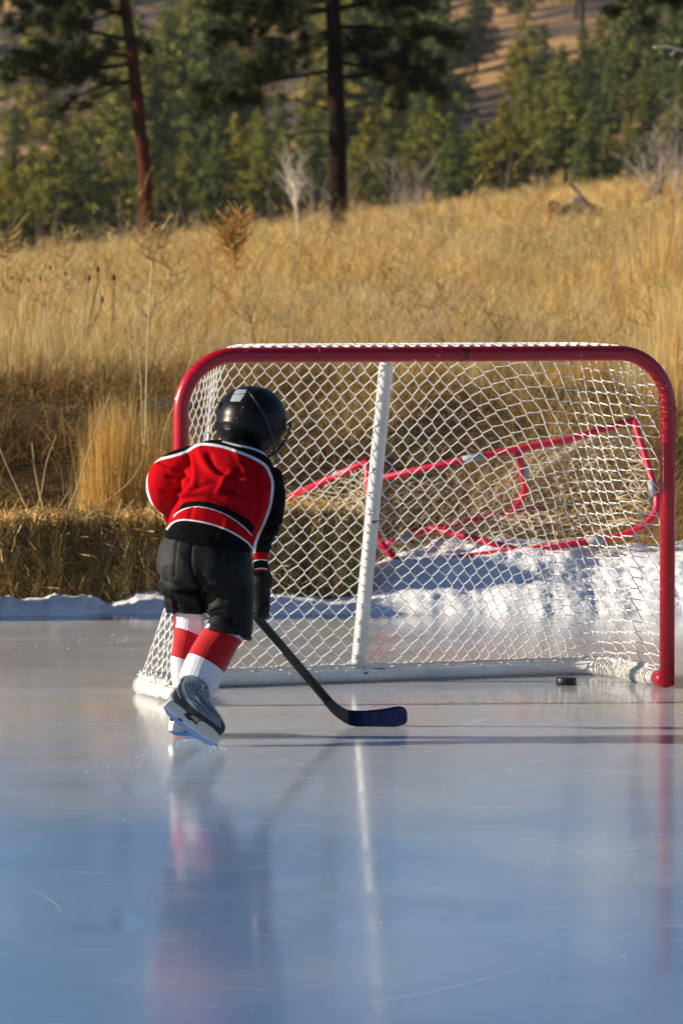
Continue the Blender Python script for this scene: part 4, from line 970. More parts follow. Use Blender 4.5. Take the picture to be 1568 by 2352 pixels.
# understory: thin bare stems at the foot of the wood
mb = MB(); rr = random.Random(9)
for k in range(260):
    y = rr.uniform(150, 200); x = rr.uniform(-1, 1) * .0844 * y * 1.1; z = ground(x, y); h = rr.uniform(.8, 2.6)
    g = rr.uniform(.5, 1.3); tube(mb, [(x, y, z - .1), (x + rr.uniform(-.15, .15), y, z + h * .5), (x + rr.uniform(-.4, .4), y, z + h)], [.05, .04, .015], 5, cap=False, col=(.12 * g, .085 * g, .065 * g))
o = link('undergrowth', mb.mesh('undergrowth'), M_stalk); tag(o, 'thin bare stems massed at the foot of the pine wood', 'undergrowth', kind='stuff')


# ------------------------------------------------------------------ air
mb = MB(); box(mb, (0, 560, 60), (700, 1240, 123.0))
me = mb.mesh('haze'); hz, nt, b = new_mat('haze_mat'); pv = N(nt, 'ShaderNodeVolumePrincipled'); pv.inputs['Density'].default_value = 0.00013; pv.inputs['Color'].default_value = (.80, .86, .95, 1); pv.inputs['Anisotropy'].default_value = .2
nt.nodes.remove(b); nt.links.new(pv.outputs[0], nt.nodes['Material Output'].inputs['Volume']); o = link('haze', me, hz); tag(o, 'thin blue air between the rink and the hillside', 'haze', kind='stuff')
# ================================================================== the skater
from mathutils.bvhtree import BVHTree
Y0 = 13.0; MPX = Y0 / F_PX
def Lp(px, py, dy=0.0): return P(px, py, Y0 + dy)
foot = PZ(470, 1705); foot.z = 0
child = empty('person', foot, 'child skating away in red and black jersey, black shorts, helmet and striped socks', 'person')
def loft(mb, rings, k=28, ex=2.3, cap=True, att=None):
    # ring: (px, py, dy, half width px, half depth m, roll deg, lean deg)
    V = []; A = []; n = len(rings)
    for q, (px, py, dy, hw, hd, roll, lean) in enumerate(rings):
        c = Lp(px, py, dy); r = math.radians(roll); l = math.radians(lean)
        u = Vector((math.cos(r), 0, -math.sin(r))) * (hw * (Y0 + dy) / F_PX); v = Vector((0, math.cos(l), -math.sin(l))) * hd
        for j in range(k):
            a = 2 * math.pi * j / k; ca, sa = math.cos(a), math.sin(a)
            V.append(tuple(c + u * math.copysign(abs(ca) ** (2 / ex), ca) + v * math.copysign(abs(sa) ** (2 / ex), sa))); A.append(q / (n - 1))
    Fq = [np.array([(i * k + j, i * k + (j + 1) % k, (i + 1) * k + (j + 1) % k, (i + 1) * k + j) for i in range(n - 1) for j in range(k)])]
    if cap: Fq += [np.arange(k)[::-1].copy(), np.arange(k) + (n - 1) * k]
    mb.add(V, Fq, att=A if att else None)
def interp_rings(r, sub=5):
    out = []
    for i in range(len(r) - 1):
        p0, p1, p2, p3 = (np.array(r[max(i - 1, 0)], float), np.array(r[i], float), np.array(r[i + 1], float), np.array(r[min(i + 2, len(r) - 1)], float))
        for k in range(sub):
            t = k / sub; out.append(tuple(0.5 * ((2 * p1) + (p2 - p0) * t + (2 * p0 - 5 * p1 + 4 * p2 - p3) * t * t + (3 * p1 - p0 - 3 * p2 + p3) * t ** 3)))
    out.append(tuple(r[-1])); return out
def remesh(mb, voxel, smooth=4, fac=.5):
    me = mb.mesh('tmp'); bm = bmesh.new(); bm.from_mesh(me); bmesh.ops.recalc_face_normals(bm, faces=bm.faces); bm.to_mesh(me); bm.free()
    o = bpy.data.objects.new('tmp', me); COL.objects.link(o)
    m = o.modifiers.new('r', 'REMESH'); m.mode = 'VOXEL'; m.voxel_size = voxel
    if smooth:
        s = o.modifiers.new('s', 'SMOOTH'); s.factor = fac; s.iterations = smooth
    dg = bpy.context.evaluated_depsgraph_get(); me2 = bpy.data.meshes.new_from_object(o.evaluated_get(dg), depsgraph=dg)
    bpy.data.objects.remove(o); bpy.data.meshes.remove(me); return me2
def getv(me):
    a = np.empty(len(me.vertices) * 3); me.vertices.foreach_get('co', a); return a.reshape(-1, 3)
def getn(me):
    a = np.empty(len(me.vertices) * 3); me.vertices.foreach_get('normal', a); return a.reshape(-1, 3)
def setv(me, V): me.vertices.foreach_set('co', np.ascontiguousarray(V).ravel()); me.update()
def to_px(V):
    c, s = math.cos(PITCH), math.sin(PITCH); X = V[:, 0]; Yv = V[:, 1]; Z = V[:, 2] - CAM_H
    dep = Yv * c - Z * s; up = Yv * s + Z * c
    return CX + F_PX * X / dep, CY - F_PX * up / dep
def pdist(x, y, poly):
    best = np.full(len(x), 1e9)
    for (ax, ay), (bx, by) in zip(poly[:-1], poly[1:]):
        dx, dy = bx - ax, by - ay; t = np.clip(((x - ax) * dx + (y - ay) * dy) / (dx * dx + dy * dy + 1e-9), 0, 1)
        best = np.minimum(best, np.hypot(x - ax - t * dx, y - ay - t * dy))
    return best
def inside(x, y, poly):
    c = np.zeros(len(x), bool); n = len(poly)
    for i in range(n):
        (ax, ay), (bx, by) = poly[i], poly[(i + 1) % n]
        cond = ((ay > y) != (by > y)) & (x < (bx - ax) * (y - ay) / (by - ay + 1e-12) + ax); c ^= cond
    return c
def crv(pts, sub=5):
    return [(v.x, v.y) for v in smoothpath([(a, b, 0) for a, b in pts], sub)]
def setatt(me, name, arr):
    a = me.attributes.new(name, 'FLOAT', 'POINT'); a.data.foreach_set('value', np.asarray(arr, float))
def part(name, me, mat, parent=child, smooth=True, label=None):
    V = getv(me) - np.array(foot); setv(me, V)
    o = link(name, me, mat, parent, smooth=smooth)
    if label: o['label'] = label
    return o
def pmb(name, mb, mat, parent=child, smooth=True): return part(name, mb.mesh(name), mat, parent, smooth)
def folds(me, fl, rnd=.0, seed=0, scale=9):
    V = getv(me); Nn = getn(me); x, y = to_px(V); d = np.zeros(len(V))
    for pts, w, amp in fl:
        q = pdist(x, y, crv(pts)); d += amp * np.exp(-(q / w) ** 2)
    if rnd:
        s = Vector((seed, seed * 2, 0)); d += rnd * np.array([noise.noise(Vector(v) * scale + s) + .5 * noise.noise(Vector((v[0] * 1.2, v[1], v[2] * .7)) * scale * 2.3 + s) for v in V])
    setv(me, V + Nn * (d[:, None] * 1.25))

# ---- cloth materials
def cloth(name, base, bump=.35, rough=.75, sheen=.3, stripes=None, spec=.25, weave=900):
    m, nt, b = new_mat(name); b.inputs['Roughness'].default_value = rough; b.inputs['Sheen Weight'].default_value = sheen; b.inputs['Specular IOR Level'].default_value = spec
    if base is not None: b.inputs['Base Color'].default_value = (*base, 1)
    n = noise_node(nt, 28, 5, .6); n2 = noise_node(nt, weave, 2, .5); ad = N(nt, 'ShaderNodeMath', operation='ADD'); k = N(nt, 'ShaderNodeMath', operation='MULTIPLY'); k.inputs[1].default_value = .25
    nt.links.new(n2.outputs['Fac'], k.inputs[0]); nt.links.new(n.outputs['Fac'], ad.inputs[0]); nt.links.new(k.outputs[0], ad.inputs[1])
    bp = N(nt, 'ShaderNodeBump'); bp.inputs['Strength'].default_value = bump; bp.inputs['Distance'].default_value = .006
    nt.links.new(ad.outputs[0], bp.inputs['Height']); nt.links.new(bp.outputs[0], b.inputs['Normal']); return m, nt, b
RED = (.43, .001, .006); BLK = (.004, .004, .005); WHT = (.74, .74, .78)
def thresh(nt, attname, lo, hi):   # 1 where lo<att<hi
    at = N(nt, 'ShaderNodeAttribute', attribute_name=attname); out = None
    a = N(nt, 'ShaderNodeMath', operation='GREATER_THAN'); a.inputs[1].default_value = lo; b = N(nt, 'ShaderNodeMath', operation='LESS_THAN'); b.inputs[1].default_value = hi
    nt.links.new(at.outputs['Fac'], a.inputs[0]); nt.links.new(at.outputs['Fac'], b.inputs[0]); c = N(nt, 'ShaderNodeMath', operation='MULTIPLY'); nt.links.new(a.outputs[0], c.inputs[0]); nt.links.new(b.outputs[0], c.inputs[1]); return c.outputs[0]
def layer(nt, src, mask, col):
    mx = N(nt, 'ShaderNodeMixRGB'); nt.links.new(mask, mx.inputs[0])
    if isinstance(src, tuple): mx.inputs[1].default_value = (*src, 1)
    else: nt.links.new(src, mx.inputs[1])
    mx.inputs[2].default_value = (*col, 1); return mx.outputs[0]

# ---- body (one continuous surface under the clothes)
M_skin = simple('skin', (.62, .38, .28), .5, .08, 20)
def build_body():
    mb = MB()
    sk = lambda pts, rs: tube(mb, smoothpath(pts, 4), list(np.interp(np.linspace(0, 1, (len(pts) - 1) * 4 + 1), np.linspace(0, 1, len(rs)), rs)), 14)
    sk([Lp(474, 1330, .03), Lp(476, 1270, .02), Lp(500, 1180, .04), Lp(525, 1100, .11), Lp(545, 1060, .17), Lp(566, 1035, .21), Lp(572, 1005, .24)], [.075, .09, .08, .085, .07, .036, .034])
    sk([Lp(528, 1335, 0), Lp(530, 1400, 0), Lp(518, 1445, -.01), Lp(480, 1515, -.03), Lp(447, 1580, -.06), Lp(440, 1600, -.07)], [.062, .055, .045, .040, .026, .026])
    sk([Lp(440, 1600, -.07), Lp(470, 1640, -.08), Lp(495, 1662, -.08)], [.026, .024, .016])
    sk([Lp(424, 1335, .05), Lp(428, 1390, .06), Lp(436, 1430, .09), Lp(424, 1500, .11), Lp(424, 1590, .15)], [.052, .040, .034, .030, .022])
    sk([Lp(424, 1590, .15), Lp(430, 1635, .18), Lp(455, 1650, .28)], [.024, .026, .016])
    sk([Lp(530, 1085, .14), Lp(602, 1092, .14), Lp(610, 1190, .14), Lp(601, 1290, .30), Lp(600, 1345, .37)], [.05, .042, .032, .020, .018])
    sk([Lp(530, 1085, .14), Lp(450, 1075, .14), Lp(385, 1110, .12), Lp(392, 1185, .25), Lp(412, 1220, .30)], [.05, .042, .032, .020, .018])
    # hands: palm and five fingers each, closed on the shaft
    for (hx, hy, hd) in ((598, 1372, .385), (428, 1232, .305)):
        c = Lp(hx, hy, hd); sk([Lp(hx + (600 - 598), hy - 28, hd - .01), c, c + Vector((.0, .01, -.022))], [.018, .022, .018])
        for f in range(4):
            b0 = c + Vector((-.012 + f * .004, -.012, .010 - f * .013)); sk([b0, b0 + Vector((-.018, -.004, -.004)), b0 + Vector((-.028, .016, -.006)), b0 + Vector((-.012, .026, -.006))], [.0072, .0068, .006, .0055])
        sk([c + Vector((.006, -.01, .018)), c + Vector((-.008, -.022, .004)), c + Vector((-.022, -.018, -.012))], [.009, .008, .007])
    # head
    hc = Lp(577, 968, .25); fw = HF; rt = HR; up = HU; V = []; K, M = 28, 20
    for i in range(M + 1):
        ph = math.pi * i / M
        for j in range(K):
            a = 2 * math.pi * j / K; d = Vector((math.sin(ph) * math.cos(a), math.sin(ph) * math.sin(a), math.cos(ph)))
            r = .088; face = max(0, d.x); r *= 1 + .06 * abs(d.x) + .10 * face * max(0, -d.z) 
            nose = math.exp(-((d.y / .10) ** 2 + ((d.z + .18) / .16) ** 2)) * (1 if d.x > 0 else 0); r += .016 * nose
            eye = (math.exp(-(((d.y - .32) / .13) ** 2 + ((d.z + .02) / .09) ** 2)) + math.exp(-(((d.y + .32) / .13) ** 2 + ((d.z + .02) / .09) ** 2))) * (1 if d.x > 0 else 0); r -= .007 * eye
            mouth = math.exp(-((d.y / .26) ** 2 + ((d.z + .50) / .05) ** 2)) * (1 if d.x > 0 else 0); r -= .004 * mouth
            ear = math.exp(-(((abs(d.y) - .98) / .06) ** 2 + (d.x / .16) ** 2 + ((d.z + .1) / .22) ** 2)); r += .014 * ear
            V.append(tuple(hc + fw * (d.x * r) + rt * (d.y * r * .88) + up * (d.z * r * 1.12)))
    mb.add(V, [np.array([(i * K + j, (i + 1) * K + j, (i + 1) * K + (j + 1) % K, i * K + (j + 1) % K) for i in range(M) for j in range(K)])])
    me = remesh(mb, .0045, 3); part('body', me, M_skin)
    for s in (-1, 1):
        mb = MB(); ec = hc + fw * .078 + rt * (s * .027) + up * (-.002); V = []
        for i in range(9):
            for j in range(12):
                ph = math.pi * i / 8; a = 2 * math.pi * j / 12; V.append(tuple(ec + Vector((math.sin(ph) * math.cos(a), math.sin(ph) * math.sin(a), math.cos(ph))) * .010))
        mb.add(V, [np.array([(i * 12 + j, (i + 1) * 12 + j, (i + 1) * 12 + (j + 1) % 12, i * 12 + (j + 1) % 12) for i in range(8) for j in range(12)])]); pmb('eye', mb, simple('eye', (.6, .6, .6), .2))
    # short hair at the nape
    mb = MB(); rr = random.Random(3); hrs = []
    for k in range(500):
        a = rr.uniform(-2.2, 2.2); z = rr.uniform(-.75, -.1); q = math.sqrt(1 - z * z); d = Vector((-math.cos(a) * q, math.sin(a) * q, z))
        p = hc + fw * (d.x * .093) + rt * (d.y * .083) + up * (d.z * .10)
        tube(mb, [p, p + up * -.014 + fw * (-.004), p + up * -.026 + Vector((rr.gauss(0, .004), rr.gauss(0, .004), 0))], [.0014, .0011, .0006], 4, cap=False)
    pmb('hair', mb, simple('hair', (.05, .03, .018), .6, .3, 60))
HF = Vector((.66, .74, -.16)).normalized(); HU0 = Vector((.10, .12, 1)); HR = HF.cross(HU0).normalized(); HU = HR.cross(HF).normalized()
build_body()

# ---- jersey
def build_jersey():
    mb = MB()
    T = [(476, 1285, .0, 99, .112, 14, 18), (478, 1262, .0, 105, .122, 14, 19), (484, 1238, .0, 105, .126, 14, 21), (496, 1195, .02, 103, .126, 14, 24), (509, 1152, .05, 103, .124, 11, 27), (524, 1108, .09, 102, .120, 8, 31), (528, 1070, .13, 101, .116, 7, 35), (536, 1053, .165, 86, .092, 9, 38), (558, 1043, .20, 58, .060, 14, 38), (567, 1036, .215, 51, .052, 16, 35)]
    loft(mb, interp_rings(T, 4), 36)
    R = [(572, 1085, .13, 36, .056, 0, 0), (600, 1092, .13, 42, .060, -25, 0), (611, 1118, .13, 44, .062, -5, 0), (612, 1160, .14, 43, .062, 0, -15), (608, 1200, .16, 40, .056, 3, -25), (603, 1232, .20, 28, .044, 0, -30), (601, 1262, .25, 20, .033, 0, -30), (600, 1290, .30, 18, .028, 0, -30), (600, 1314, .335, 16, .026, 0, -30)]
    loft(mb, interp_rings(R, 4), 28)
    mb2 = MB()
    pl = [Lp(500, 1072, .14), Lp(450, 1062, .13), Lp(412, 1078, .115), Lp(386, 1101, .115), Lp(379, 1128, .14), Lp(384, 1150, .19), Lp(389, 1172, .235), Lp(396, 1192, .27)]
    rl = [.050, .056, .064, .069, .060, .047, .032, .026]
    pts = smoothpath(pl, 5); tube(mb, pts, list(np.interp(np.linspace(0, 1, len(pts)), np.linspace(0, 1, len(rl)), rl)), 28)
    me = remesh(mb, .0042, 6, .5)
    folds(me, [
        ([(430, 1048), (434, 1085), (428, 1112), (408, 1132), (404, 1165)], 6, -.011), ([(441, 1050), (447, 1090), (440, 1120), (418, 1140)], 8, .006),
        ([(370, 1062), (395, 1072), (420, 1078)], 5, -.005), ([(385, 1095), (410, 1098), (425, 1090)], 5, -.006), ([(375, 1130), (395, 1122), (418, 1118)], 6, -.005), ([(390, 1078), (405, 1092), (400, 1120)], 5, .004),
        ([(455, 1030), (470, 1065), (510, 1100), (560, 1112)], 9, .006), ([(480, 1045), (500, 1082), (545, 1096)], 7, -.006), ([(445, 1125), (490, 1110), (540, 1128)], 7, -.005), ([(420, 1142), (470, 1128), (520, 1140), (560, 1150)], 7, .006),
        ([(500, 1130), (515, 1100), (530, 1085)], 6, .005), ([(560, 1060), (585, 1090), (590, 1140), (588, 1190)], 7, -.006), ([(600, 1080), (603, 1130), (597, 1190)], 6, .006), ([(610, 1100), (606, 1150), (598, 1200), (586, 1235)], 4, -.006),
        ([(540, 1040), (560, 1075), (565, 1105)], 6, .004), ([(410, 1150), (450, 1140), (500, 1147), (560, 1175)], 4, -.005), ([(640, 1090), (625, 1130), (632, 1180)], 7, .004), ([(615, 1215), (635, 1205), (648, 1212)], 5, -.006), ([(600, 1248), (618, 1240)], 5, -.005),
        ([(520, 1195), (515, 1215), (505, 1235)], 6, .003), ([(440, 1170), (436, 1190)], 5, -.003)], .0035, 2, 8)
    V = getv(me); x, y = to_px(V)
    pipe = crv([(372, 1184), (354, 1169), (340, 1137), (335.5, 1104), (341, 1075), (360, 1057), (394, 1048), (426, 1038), (448, 1024), (470, 1020), (507, 1025), (545, 1037), (580, 1051), (607, 1067), (619, 1086), (626, 1109), (624.5, 1136), (620, 1163), (609, 1195), (593.5, 1230), (585, 1254), (581, 1281), (579, 1306)])
    hem = crv([(581, 1263), (567, 1245), (531, 1222), (491, 1206), (451, 1197), (418, 1194), (396, 1201), (383, 1216)])
    poly = pipe + [(560, 1306), (572, 1275)] + hem + [(378, 1195)]
    front = V[:, 1] > (Y0 + .13 + .05)          # chest side: plain
    ins = inside(x, y, poly)
    d1 = pdist(x, y, pipe); d2 = pdist(x, y, hem)
    sd = np.where(ins, 1, -1) * np.minimum(d1 / 3.1, d2 / 1.8)
    # lower part of the pipe strip is wider
    setatt(me, 'zone', sd)
    b1 = crv([(400, 1186), (408, 1172), (421, 1156), (451, 1151), (491, 1156), (531, 1171), (567, 1192), (590, 1216)]); b2 = crv([(398, 1188), (405, 1179), (426, 1168), (456, 1164), (491, 1171), (526, 1186), (558, 1209), (584, 1235)])
    band = inside(x, y, b1 + b2[::-1]); db1 = pdist(x, y, b1); db2 = pdist(x, y, b2)
    lim = (x < 583 - (y - 1215) * .25) & (V[:, 1] < Y0 + .1)
    setatt(me, 'band', np.where(lim, np.where(band, 1, -1) * np.minimum(db1, db2), -9))
    setatt(me, 'line', np.where(lim, db2, 9))
    slv = (x > 575) & (y > 1250) & (V[:, 1] > Y0 + .16)
    setatt(me, 'cuff', np.where(slv, y - .25 * np.abs(x - 600) ** 1.3 * .3, 0))
    col = crv([(512, 1014), (545, 1023), (572, 1028), (595, 1036), (617, 1048)]); setatt(me, 'neck', pdist(x, y, col) + np.where(V[:, 1] > Y0 + .26, 9, 0))
    m, nt, b = cloth('jersey_mat', None, .70, .85, .0, spec=.06)
    c = layer(nt, BLK, thresh(nt, 'zone', 1.0, 1e9), RED)
    c = layer(nt, c, thresh(nt, 'zone', -1.0, 1.0), WHT)
    c = layer(nt, c, thresh(nt, 'band', 0, 1e9), BLK)
    c = layer(nt, c, thresh(nt, 'line', -1, 1.3), WHT)
    c = layer(nt, c, thresh(nt, 'neck', -1, 2.4), WHT)
    c = layer(nt, c, thresh(nt, 'cuff', 1268, 1284), RED); c = layer(nt, c, thresh(nt, 'cuff', 1284, 1286.5), WHT); c = layer(nt, c, thresh(nt, 'cuff', 1304, 1306.5), WHT); c = layer(nt, c, thresh(nt, 'cuff', 1306.5, 1312), RED)
    nt.links.new(c, b.inputs['Base Color'])
    return part('jersey', me, m)
jersey = build_jersey()

# ---- shorts
def build_shorts():
    mb = MB()
    loft(mb, interp_rings([(474, 1238, .01, 94, .105, 6, 6), (472, 1262, .01, 107, .122, 5, 6), (471, 1295, .0, 111, .138, 3, 4), (473, 1325, .0, 109, .136, 2, 0), (476, 1352, .01, 100, .115, 2, 0)], 4), 36, 2.5)
    loft(mb, interp_rings([(534, 1315, .0, 49, .095, 0, 0), (529, 1350, -.005, 54, .094, 2, 0), (527, 1385, -.01, 56, .088, 6, 0), (525, 1425, -.01, 57, .082, 10, 4), (523, 1458, -.01, 55, .078, 14, 8)], 4), 30, 2.4)
    loft(mb, interp_rings([(418, 1315, .03, 50, .095, 0, 0), (421, 1345, .04, 55, .09, 0, 0), (426, 1375, .05, 52, .08, 2, 3), (431, 1402, .06, 50, .072, 3, 5), (431, 1411, .06, 49, .070, 3, 5)], 4), 30, 2.4)
    me = remesh(mb, .0045, 5)
    folds(me, [
        ([(450, 1330), (462, 1362), (470, 1400), (474, 1440)], 5, -.014), ([(460, 1320), (478, 1345), (500, 1352)], 7, -.006),
        ([(365, 1322), (385, 1340), (420, 1352), (455, 1360)], 5, -.008), ([(370, 1340), (395, 1355), (440, 1372)], 6, .006), ([(375, 1372), (400, 1385), (440, 1392)], 5, -.005), ([(380, 1362), (384, 1385), (390, 1408)], 3, -.005), ([(388, 1362), (393, 1385), (400, 1408)], 3, .004), ([(398, 1372), (404, 1390), (410, 1410)], 3, -.004),
        ([(408, 1240), (404, 1280), (400, 1325)], 3, -.003), ([(442, 1245), (438, 1290), (446, 1330)], 3, -.003), ([(375, 1300), (372, 1330)], 7, .005),
        ([(480, 1345), (500, 1338), (520, 1345)], 6, .005), ([(478, 1405), (500, 1392), (525, 1398)], 5, .006), ([(478, 1420), (505, 1415), (535, 1430)], 4, -.006), ([(490, 1430), (520, 1440), (560, 1452)], 4, .005), ([(480, 1380), (500, 1372), (515, 1375)], 5, -.005), ([(530, 1425), (545, 1448), (548, 1465)], 4, -.005), ([(540, 1300), (548, 1350), (544, 1400)], 10, -.004)], .004, 5, 10)
    V = getv(me); x, y = to_px(V)
    pn = [(350, 1225), (412, 1225), (406, 1280), (402, 1330), (398, 1345), (350, 1330)]
    setatt(me, 'panel', np.where(inside(x, y, pn), 1, -1) * pdist(x, y, pn + [pn[0]]))
    m, nt, b = cloth('shorts_nylon', None, .8, .55, .0, spec=.16, weave=500)
    c = layer(nt, (.007, .007, .0075), thresh(nt, 'panel', 0, 1e9), (.028, .028, .030)); nt.links.new(c, b.inputs['Base Color'])
    part('shorts', me, m)
build_shorts()

# ---- socks
def sock(rings, bands, name='sock'):
    rg = interp_rings(rings, 8); mb = MB(); loft(mb, rg, 96, 2.1, True, att=True)
    me = mb.mesh(name); V = getv(me); x, y = to_px(V)
    at = me.attributes['att']; a = np.empty(len(V)); at.data.foreach_get('value', a)
    # knit ribs run along the leg, folds round the ankle
    Nn = getn(me); ang = np.tile(np.arange(96), len(rg)); d = .0006 * np.sin(ang * 2 * math.pi / 96 * 32) + .0022 * np.exp(-((a - .86) / .06) ** 2) * np.sin(a * 160 + ang * .08)
    d += .002 * np.array([noise.noise(Vector(v) * 22) for v in V]); setv(me, V + Nn * d[:, None])
    m, nt, b = cloth(name + '_knit', None, .45, .9, .5, spec=.1)
    c = WHT
    for lo, hi, co in bands: c = layer(nt, c, thresh(nt, 'att', lo, hi), co)
    nt.links.new(c, b.inputs['Base Color']); return part(name, me, m)
sock([(526, 1432, -.0, 44, .06, 18, 10), (516, 1452, -.005, 45, .062, 18, 14), (503, 1472, -.01, 46, .062, 20, 18), (488, 1497, -.02, 46, .060, 24, 22), (474, 1523, -.03, 46, .058, 28, 22), (464, 1545, -.04, 47, .055, 26, 22), (457, 1564, -.05, 47, .052, 22, 20), (452, 1580, -.055, 41, .046, 20, 20), (447, 1595, -.06, 30, .036, 20, 20)], [(.17, .515, RED)])
sock([(437, 1378, .06, 32, .055, 8, 10), (437, 1424, .075, 33, .052, 15, 14), (434, 1450, .085, 33, .052, 20, 14), (427, 1480, .10, 31, .050, 22, 14), (421, 1508, .11, 29, .046, 20, 10), (418, 1532, .12, 28, .043, 15, 8), (420, 1556, .13, 26, .040, 8, 5), (424, 1580, .14, 25, .038, 5, 5), (427, 1610, .155, 20, .030, 5, 5)], [(.27, .54, RED)])

# ---- skates (built once from their side outline, used for both feet)
SK = 12.92 / F_PX; ex_, ey_ = .848, .531
def st(px, py):   # picture outline -> (along, up) in metres, origin at the blade's heel end
    dx, dy = px - 377, py - 1640; return ((dx * ex_ + dy * ey_) * SK, (dx * ey_ - dy * ex_) * SK)
OUT_BOOT = [(391, 1607), (395.5, 1587), (403.7, 1574), (411, 1561), (421, 1552), (440, 1550), (463, 1560), (478, 1576), (479, 1600), (485.6, 1617), (495, 1631), (507, 1646), (513, 1658), (518, 1670), (516, 1683), (506, 1692), (479, 1664), (449, 1638), (420, 1612), (405, 1608)]
def build_skate(name, xf, label=None):
    e = bpy.data.objects.new(name, None); COL.objects.link(e); e.parent = child; e.empty_display_size = .05
    if label: e['label'] = label
    X = lambda s, t, w: xf(s, t, w)
    pts = [st(*p) for p in OUT_BOOT]
    ts = np.linspace(min(p[1] for p in pts) + .0012, max(p[1] for p in pts) - .0015, 34); K = 30; V = []; info = []
    for t in ts:
        xs = []
        for (a, b), (c, d) in zip(pts, pts[1:] + pts[:1]):
            if (b > t) != (d > t): xs.append(a + (t - b) / (d - b) * (c - a))
        s0, s1 = min(xs), max(xs); f = (t - ts[0]) / (ts[-1] - ts[0])
        for j in range(K):
            a = 2 * math.pi * j / K; ca, sa = math.cos(a), math.sin(a)
            u = math.copysign(abs(ca) ** .8, ca); s = (s0 + s1) / 2 + u * (s1 - s0) / 2
            q = (s / .19); wid = (.026 + .008 * math.sin(max(0, min(1, q)) * math.pi * .9)) * (1 - .22 * f) * (.80 if q < .3 else 1)
            w = math.copysign(abs(sa) ** .9, sa) * wid; V.append(X(s, t, w)); info.append((s, t))
    n = len(ts); mb = MB(); mb.add(V, [np.array([(i * K + j, i * K + (j + 1) % K, (i + 1) * K + (j + 1) % K, (i + 1) * K + j) for i in range(n - 1) for j in range(K)]), np.arange(K)[::-1].copy(), np.arange(K) + (n - 1) * K])
    me = mb.mesh('boot'); bm = bmesh.new(); bm.from_mesh(me); bmesh.ops.recalc_face_normals(bm, faces=bm.faces)
    bmesh.ops.subdivide_edges(bm, edges=bm.edges[:], cuts=1, use_grid_fill=True, smooth=.4); bm.to_mesh(me); bm.free()
    bvh = BVHTree.FromPolygons([v.co.copy() for v in me.vertices], [tuple(p.vertices) for p in me.polygons])
    side = (X(.05, .05, 1) - X(.05, .05, 0)).normalized()
    def on(s, t, sg=-1, off=.0008):
        o = X(s, t, sg * .2); h = bvh.ray_cast(o, side * (-sg)); p = h[0] if h[0] is not None else X(s, t, sg * .03); return p + side * (sg * off)
    # zones by side outline: sole band, toe cap and heel black
    V = getv(me); O = X(0, 0, 0); ax = (X(1, 0, 0) - O); ay = (X(0, 1, 0) - O)
    sv = (V - np.array(O)) @ np.array(ax); tv = (V - np.array(O)) @ np.array(ay)
    z = np.full(len(V), -1.0)
    for q in ([(380, 1615), (391, 1596), (406, 1596), (419, 1600), (449, 1629), (479, 1651), (509, 1675), (520, 1700), (450, 1660)], [(507, 1640), (530, 1660), (520, 1700), (500, 1690), (507, 1676)], [(385, 1615), (388, 1587), (403, 1576), (409, 1585), (419, 1602)]):
        po = [st(*p) for p in q]; s_ = np.where(inside(sv, tv, po), 1, -1) * pdist(sv, tv, po + [po[0]]); z = np.maximum(z, s_)
    setatt(me, 'blk', z)
    m, nt, b = new_mat('boot_mat'); b.inputs['Roughness'].default_value = .38
    c = layer(nt, (.15, .19, .24), thresh(nt, 'blk', 0, 9), (.009, .009, .010)); nt.links.new(c, b.inputs['Base Color'])
    n2 = noise_node(nt, 120, 4); bp = N(nt, 'ShaderNodeBump'); bp.inputs['Strength'].default_value = .25; bp.inputs['Distance'].default_value = .002; nt.links.new(n2.outputs['Fac'], bp.inputs['Height']); nt.links.new(bp.outputs[0], b.inputs['Normal'])
    boot = part('boot', me, m, e)
    lines = [([(421, 1556), (413, 1569), (413, 1585), (419, 1601)], .0016, 0), ([(454, 1573), (453, 1586), (467, 1609), (484, 1628), (502, 1645)], .0014, 0), ([(432, 1563), (433, 1575), (449, 1607), (482, 1645)], .0009, 0), ([(441, 1563), (443, 1577), (460, 1607), (490, 1641)], .0008, 0), ([(425, 1566), (425, 1580), (438, 1607), (462, 1632)], .0007, 0), ([(410, 1572), (407, 1585), (415, 1602)], .0012, 1), ([(474, 1576), (480, 1585), (478, 1600)], .0012, 0)]
    for sg in (-1, 1):
        mbk = MB(); mbw = MB()
        for pth, r, wh in lines:
            pp = [on(*st(a, b), sg) for a, b in crv(pth, 4)]; tube(mbw if wh else mbk, pp, r, 5)
        pmb('seam_trim', mbk, M_blackplastic, boot); pmb('light_trim', mbw, M_trimgrey, boot)
    mb = MB(); lac = [(479, 1585), (480, 1594), (482, 1603), (484, 1611), (488, 1619), (493, 1627), (498, 1634)]
    for k, (a, b_) in enumerate(lac):
        s, t = st(a, b_); q = .012 - .0009 * k
        tube(mb, [X(s - .004, t - .004, -q), X(s + .002, t + .001, 0), X(s - .004, t - .004, q)], .0016, 5); 
        if k < len(lac) - 1: s2, t2 = st(*lac[k + 1]); tube(mb, [X(s - .004, t - .004, -q), X(s2 + .001, t2 + .001, 0), X(s2 - .004, t2 - .004, q)], .0015, 5)
    pmb('laces', mb, M_lace, boot)
    mb = MB()
    for a, b_ in ((468, 1590), (472, 1598), (476, 1606), (464, 1582)):
        for sg in (-1, 1):
            p = on(*st(a, b_), sg, .0); tube(mb, [p, p + side * (sg * .0012)], .0022, 8)
    pmb('eyelets', mb, M_steel, boot)
